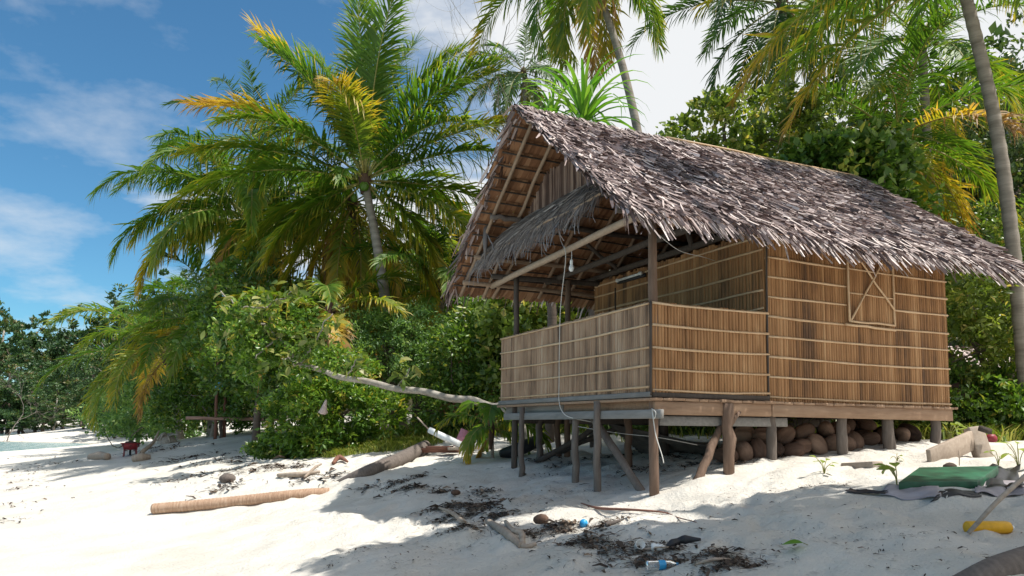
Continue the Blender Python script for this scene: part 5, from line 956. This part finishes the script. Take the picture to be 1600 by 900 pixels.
# sheet of corrugated metal leaning under the porch
A0, A1 = hw(np.array([1.15, 2.7, -.25])), hw(np.array([1.6, .9, -.55])); q0, q1 = hw(np.array([1.75, 2.7, -.7])), hw(np.array([2.2, .9, -.8])); uu = np.linspace(0, 1, 12)[:, None]; vv = np.linspace(0, 1, 49)
V = np.concatenate([(A0 * (1 - uu) + A1 * uu) * (1 - v) + (q0 * (1 - uu) + q1 * uu) * v + np.array([0, 0, .014 * math.sin(v * 75)]) for v in vv]); i = np.arange(48)[:, None] * 12; j = np.arange(11)[None]
o = B().add(V, np.stack([i + j, i + j + 1, i + j + 13, i + j + 12], -1).reshape(-1, 4)).obj('corrugated_sheet', plain('rusty_sheet', (.10, .085, .075), .6, .4, .4, 8), None, True); md = o.modifiers.new('solid', 'SOLIDIFY'); md.thickness = .004; tag(o, 'dark corrugated sheet leaning under the porch floor', 'sheet')
# far shed behind the shrubs, small thatched hut at right
c = base_at(720, 655, 19.5); shed = thing('garden_shed', 'reddish brown plank shed half hidden behind the shrubs left of the hut', 'shed', c)
board('wall_panel', (-.6, 0, 0), (1.5, .06, .75), M['wood_red'], shed); board('corner_post', (.05, -.08, 0), (.28, -.02, 1.9), M['wood_red'], shed); board('corner_post', (1.4, -.08, 0), (1.5, -.02, 1.9), M['wood_red'], shed); board('top_rail', (-.5, -.07, 1.75), (1.5, -.02, 1.9), M['wood_red'], shed)
board('roof_sheet', (-.8, -.3, 1.92), (1.7, 1.4, 1.97), M['greysheet'], shed); board('rear_wall', (-.6, 1.2, 0), (1.5, 1.26, 1.9), M['wood_red'], shed)
o = board('tarpaulin', (-1.2, -.5, 0), (-.55, -.44, .85), M['post_dark'], shed)
c = base_at(1568, 640, 18.5); sm = thing('small_hut', 'small thatched hut in the trees beyond the rear corner', 'hut', c)
board('wall', (-.6, 0, 0), (.9, .05, 1.0), M['wood_red'], sm); board('wall', (-.6, .05, 0), (-.55, 1.4, 1.0), M['wood_red'], sm); board('wall', (.85, .05, 0), (.9, 1.4, 1.0), M['wood_red'], sm)
b = B(); n = 500; X = rng.uniform(-.9, 1.2, n); t = rng.uniform(-.1, .9, n); sd = np.where(rng.random(n) < .5, 1, -1); P0 = np.stack([X, .7 - sd * t * 1.1, 1.55 - t * .6], 1); D = np.stack([rng.normal(0, .05, n), -sd * .35, np.full(n, -.19)], 1); w = np.stack([rng.uniform(.02, .05, n), np.zeros(n), np.zeros(n)], 1)
V = np.stack([P0 - w, P0 + w, P0 + D + w * .6, P0 + D - w * .6], 1).reshape(-1, 3); b.add(V, np.arange(n)[:, None] * 4 + np.array([[0, 1, 2, 3]]), np.repeat(rng.uniform(.2, .9, n), 4)); b.add(np.array([[-.9, .7, 1.53], [1.2, .7, 1.53], [1.2, -.4, .9], [-.9, -.4, .9], [1.2, 1.8, .9], [-.9, 1.8, .9]]), np.array([[0, 1, 2, 3], [1, 0, 5, 4]]), .3); b.obj('roof', M['thatch_top'], sm)
# ------------------------------------------------------------------ right foreground: green box on sheets, float, sawn stump
T4 = [at(1404, 753, 6.0), at(1527, 752, 6.0), at(1560, 728, 6.9), at(1436, 730, 6.9)]; c = np.mean(T4, 0); c[2] = g1(c[0], c[1])
gb = thing('green_box', 'shallow green painted wooden box lying upside down on plastic sheets', 'box', c)
V = np.array([t - c - np.array([0, 0, .078]) for t in T4] + [t - c for t in T4]); o = B().add(V, np.array([[3, 2, 1, 0], [4, 5, 6, 7], [0, 1, 5, 4], [1, 2, 6, 5], [2, 3, 7, 6], [3, 0, 4, 7]])).obj('box_lid', M['green'], gb); md = o.modifiers.new('bevel', 'BEVEL'); md.width = .006; md.segments = 2
board('box_batten', (-.34, -.2, -.06), (.1, -.14, -.012), M['green'], gb, .002)
def sheet(name, label, pts, mat, seed, cat='sheet', amp=.03, sub=14, sink=0.012):
    """crumpled sheet spanning four ground corners"""
    Q4 = np.array([gp(*p) for p in pts]); u = np.linspace(0, 1, sub); U, W_ = np.meshgrid(u, u, indexing='ij'); P = (Q4[0] * ((1 - U) * (1 - W_))[..., None] + Q4[1] * (U * (1 - W_))[..., None] + Q4[2] * (U * W_)[..., None] + Q4[3] * ((1 - U) * W_)[..., None])
    P[..., :2] += .04 * np.stack([noise2(U * 5 + seed, W_ * 5, 7), noise2(U * 5, W_ * 5 + seed, 8)], -1); P[..., 2] = gz(P[..., 0], P[..., 1]) + sink + amp * np.abs(noise2(U * 4 + seed, W_ * 4, seed)) * 2; i = np.arange(sub - 1)[:, None] * sub; j = np.arange(sub - 1)[None]
    c0 = P.reshape(-1, 3).mean(0); o = B().add(P.reshape(-1, 3) - c0, np.stack([i + j, i + j + 1, i + j + sub + 1, i + j + sub], -1).reshape(-1, 4)).obj(name, M[mat], None, True); o.location = c0; md = o.modifiers.new('solid', 'SOLIDIFY'); md.thickness = .005; return tag(o, label, cat)
sheet('plastic_sheet', 'black plastic sheet crumpled behind the green box', [(1530, 768), (1600, 768), (1592, 735), (1540, 735)], 'black', 11, amp=.05)
sheet('plastic_sheet', 'grey mauve plastic sheet spread to the right under the green box', [(1520, 772), (1602, 776), (1602, 760), (1530, 758)], 'greysheet', 12, amp=.03)
sheet('plastic_sheet', 'grey sheet poking out left of the green box', [(1375, 776), (1470, 780), (1470, 762), (1385, 762)], 'greysheet', 13, amp=.010, sink=.004)
sheet('plastic_sheet', 'narrow black sheet edge left of the grey sheet by the green box', [(1322, 772), (1385, 776), (1385, 770), (1326, 768)], 'black', 14, amp=.012, sub=10)
sheet('plastic_sheet', 'dark sheet in front of the green box', [(1455, 784), (1530, 780), (1530, 770), (1470, 770)], 'black', 15, amp=.008, sink=.003)
g = gp(1545, 826); fl = thing('float', 'yellow plastic bottle float half buried under the bamboo pole', 'float', g + [0, 0, .004], R(6))
V, Q = lathe([(.001, -.15), (.034, -.15), (.040, -.142), (.040, .115), (.036, .135), (.022, .148), (.001, .15)], 18); B().add(V[:, [2, 0, 1]], Q).obj('float_body', M['yellow'], fl, True); V, Q = lathe([(.012, .148), (.014, .165), (.001, .168)], 10); B().add(V[:, [2, 0, 1]], Q).obj('cap', M['white'], fl, True)
# sawn stump with a leaning slab
p0 = at(1537, 716, 8.6); p1 = at(1520, 668, 8.7); sw = thing('sawn_post', 'thick sawn wooden post end leaning on the sand beyond the green box', 'post', p0); V, F_ = bar((p0 - p0) - (p1 - p0) * .12, p1 - p0, .17, .13, (0, 1, 0)); o = B().add(V, F_, .6).obj('post_block', M['drift'], sw); md = o.modifiers.new('bevel', 'BEVEL'); md.width = .015; md.segments = 2
V, F_ = bar((0.05, -.07, .30), (-.08, -.075, .34), .04, .06); B().add(V, F_, .3).obj('notch', M['post_dark'], sw)
plank('plank', 'pale sunlit slab sloping down from the sawn post to the sand', at(1518, 688, 8.62), on(1452, 722, .02), .05, .22, 'drift')
plank('plank', 'board half buried in the sand behind the seedling by the side stilts', on(1322, 728, -.02), on(1372, 729, .0), .12, .10, 'drift')
lump('husk_tuft', 'dark fibrous husk lying behind the green box', 1484, 733, (.13, .08, .07), 'litter', 'husk', 8, .35)
lump('plastic_scrap', 'small red scrap lying against the log right of the hut', 1549, 690, (.16, .12, .13), 'red', 'scrap', 9, .3)
V, F_ = tube(wobble((0, 0, -.03), (.003, 0, .16), 5, .002), .005, 6); o = B().add(V, F_, .5).obj('stick', M['drift'], None, True); o.location = on(1499, 728); tag(o, 'short upright stick poking out of the sand behind the green box', 'stick')
# ------------------------------------------------------------------ beach rubbish
g = gp(912, 824); V, Q = lathe([(.001, -.04), (.022, -.034), (.036, -.015), (.038, .008), (.030, .028), (.012, .039), (.001, .04)], 16); bb = thing('ball', 'small blue plastic ball in the sunlit litter', 'ball', g + [0, 0, .03]); B().add(V, Q).obj('ball_body', M['blue'], bb, True)
for a in (0, 1.05, 2.1):
    V, F_ = tube(np.array([[.0385 * math.cos(t) * math.cos(a), .0385 * math.cos(t) * math.sin(a), .0385 * math.sin(t)] for t in np.linspace(-1.4, 1.4, 12)]), .003, 5); B().add(V, F_).obj('seam', M['white'], bb, True)
g = gp(995, 862); cu = thing('plastic_cup', 'white plastic cup lying tipped over in the litter', 'cup', g + [0, 0, .03], R(-20)); V, Q = lathe([(.001, 0), (.022, 0), (.034, .085), (.036, .087), (.032, .084), (.020, .005), (.001, .005)], 18); o = B().add(V, Q).obj('cup_body', M['white'], cu, True); o.rotation_euler = (R(70), 0, R(30)); V, Q = lathe([(.035, .0), (.037, .003), (.035, .006), (.033, .003), (.035, .0)], 18); V = V + [0, 0, .083]; B().add(V, Q).obj('rim', M['white'], o, True)
g = gp(1018, 862); c2 = thing('plastic_bottle', 'crushed white plastic bottle end right of the white cup', 'bottle', g + [0, 0, .025]); V, Q = lathe([(.001, 0), (.026, 0), (.028, .02), (.022, .035), (.028, .05), (.026, .085), (.012, .105), (.001, .106)], 14); o = B().add(V, Q).obj('bottle_body', M['white'], c2, True); o.rotation_euler = (R(90), 0, R(75))
g = gp(1032, 892); bt = thing('water_bottle', 'clear plastic water bottle with a blue label at the lower edge', 'bottle', g + [0, 0, .032], R(-78)); V, Q = lathe([(.001, -.1), (.030, -.1), (.033, -.09), (.033, .06), (.028, .085), (.013, .11), (.013, .125), (.001, .125)], 20); B().add(V[:, [0, 2, 1]], Q).obj('bottle_body', M['clear'], bt, True)
V, Q = lathe([(.0338, -.02), (.0338, .03)], 20); B().add(V[:, [0, 2, 1]], Q).obj('label_band', M['blue'], bt, True); V, Q = lathe([(.0145, .11), (.0145, .13), (.001, .131)], 12); B().add(V[:, [0, 2, 1]], Q).obj('cap', M['blue'], bt, True)
g = gp(1255, 858); lf = thing('fallen_leaf', 'single round green leaf lying on the shaded sand', 'leaf', g + [0, 0, .03], R(75)); o = link('blade', bl_leaf('pandan'), None, lf); o.scale = (.17, .13, .10); o.rotation_euler = (0, R(22), 0); V, F_ = tube(np.array([[0, -.03, -.012], [0, 0, 0]]), .0025, 5); B().add(V, F_, .3).obj('stalk', M['rachis'], lf, True)
lump('coconut_husk', 'reddish fibrous coconut husk in the sunlit litter', 845, 818, (.15, .12, .10), 'husk', 'husk', 5, .4)
lump('coconut_husk', 'small orange brown husk lying above the litter left of the stilts', 712, 774, (.11, .09, .07), 'husk', 'husk', 6, .4)
V, Q = lathe([(.001, .15), (.02, .13), (.035, .05), (.075, -.06), (.10, -.12), (.085, -.13), (.05, -.04), (.001, .08)], 14); V = V * (1 + .35 * noise2(np.arctan2(V[:, 1], V[:, 0]) * 3 + 9, V[:, 2] * 12, 6))[:, None]
o = B().add(V, Q, .5).obj('net_bundle', plain('faded_net', (.46, .38, .36), .9, .2, .35, 40), None, True); o.location = at(507, 636, 14.6); o.rotation_euler = (.2, .25, 0); tag(o, 'small pale cone of old netting caught in the shore shrub', 'net')
# ------------------------------------------------------------------ leaf litter and twigs (uncountable)
def litter(label, spots_, n, seed, size=(.03, .16)):
    r = np.random.default_rng(seed); S = [(gp(px, py), w) for px, py, w in spots_]; pos = np.array([s[0][:2] for s in S]); wd = np.array([s[1] for s in S]); k = r.choice(len(S), n, p=wd / wd.sum())
    xy = pos[k] + r.normal(0, 1, (n, 2)) * (wd[k] * np.where(r.random(n) < .25, .5, .22))[:, None] * np.array([1.0, .75]); z = gz(xy[:, 0], xy[:, 1]) + np.abs(r.normal(0, .012, n)) + .004
    P = np.column_stack([xy, z]); a = r.uniform(0, 6.28, n); l = r.uniform(*size, n) * r.uniform(.3, 1, n); D = np.stack([np.cos(a), np.sin(a), r.normal(0, .18, n)], 1) * l[:, None] / 2; wdt = l * r.choice([.06, .1, .3], n, p=[.5, .3, .2]); Sd = np.stack([-np.sin(a), np.cos(a), r.normal(0, .3, n)], 1) * wdt[:, None] / 2 + 1e-4; U = np.array([0, 0, 1.0]) * (wdt * .5)[:, None]
    V = np.stack([P - D - Sd * .6, P - D + Sd * .6, P - Sd + U, P + Sd + U, P + D - Sd * .3, P + D + Sd * .3], 1).reshape(-1, 3); kk = np.arange(n)[:, None] * 6
    o = B().add(V, np.concatenate([kk + np.array([[0, 1, 3, 2]]), kk + np.array([[2, 3, 5, 4]])]), np.repeat(np.clip(r.beta(1.6, 2.4, n), 0, 1), 6)).obj('leaf_litter', M['litter'], kind='stuff'); o['label'] = label; o['category'] = 'litter'
litter('dark washed up leaf litter left of the front stilts', [(640, 762, .6), (620, 755, .5), (690, 770, .4), (715, 790, .6), (690, 795, .45), (750, 772, .5), (765, 790, .5), (745, 800, .5), (655, 745, .3), (780, 806, .4), (700, 812, .35), (725, 822, .35)], 3600, 1)
litter('dark wrack of twigs and leaves across the lower foreground', [(900, 848, .35), (930, 852, .4), (960, 858, .4), (985, 868, .4), (860, 826, .35), (880, 830, .3), (940, 822, .35), (890, 822, .35), (1040, 862, .3), (1110, 868, .35), (1060, 880, .35), (1010, 880, .35), (1140, 876, .4), (830, 835, .3), (1165, 888, .35), (1120, 890, .3)], 4200, 2, (.02, .13))
litter('scattered twigs and debris over the shaded sand', [(820, 790, 1.6), (1000, 820, 1.8), (1250, 840, 1.8), (1150, 780, 1.2), (700, 860, 1.0), (620, 880, .5), (1400, 850, 1.2), (900, 770, 1.4), (560, 860, .5), (850, 745, 1.0), (530, 880, .3), (1290, 760, .8), (950, 880, 1.2), (1500, 880, .8), (760, 830, 1.0)], 3000, 3, (.012, .075))
litter('small debris along the left beach and around the driftwood', [(480, 748, .8), (520, 745, .6), (400, 735, 1.5), (340, 735, 2.2), (300, 715, 2.5), (470, 730, .6), (260, 700, 2.5), (360, 720, 2.0), (350, 765, .8), (430, 728, .5), (570, 765, .5)], 2400, 4, (.03, .28))
litter('dark leaf litter on the ground under the hut', [(880, 728, .6), (1000, 735, .8), (1080, 728, .6), (1150, 725, .5), (840, 722, .5), (950, 715, .8), (1060, 712, .8), (1200, 715, .5)], 1500, 5)
litter('brown weed line along the water side of the beach', [(10, 790, 1.2), (25, 765, 1.2), (50, 740, 2), (85, 725, 2.5), (10, 815, .8), (60, 715, 3), (35, 752, 1.2)], 900, 6, (.03, .2))
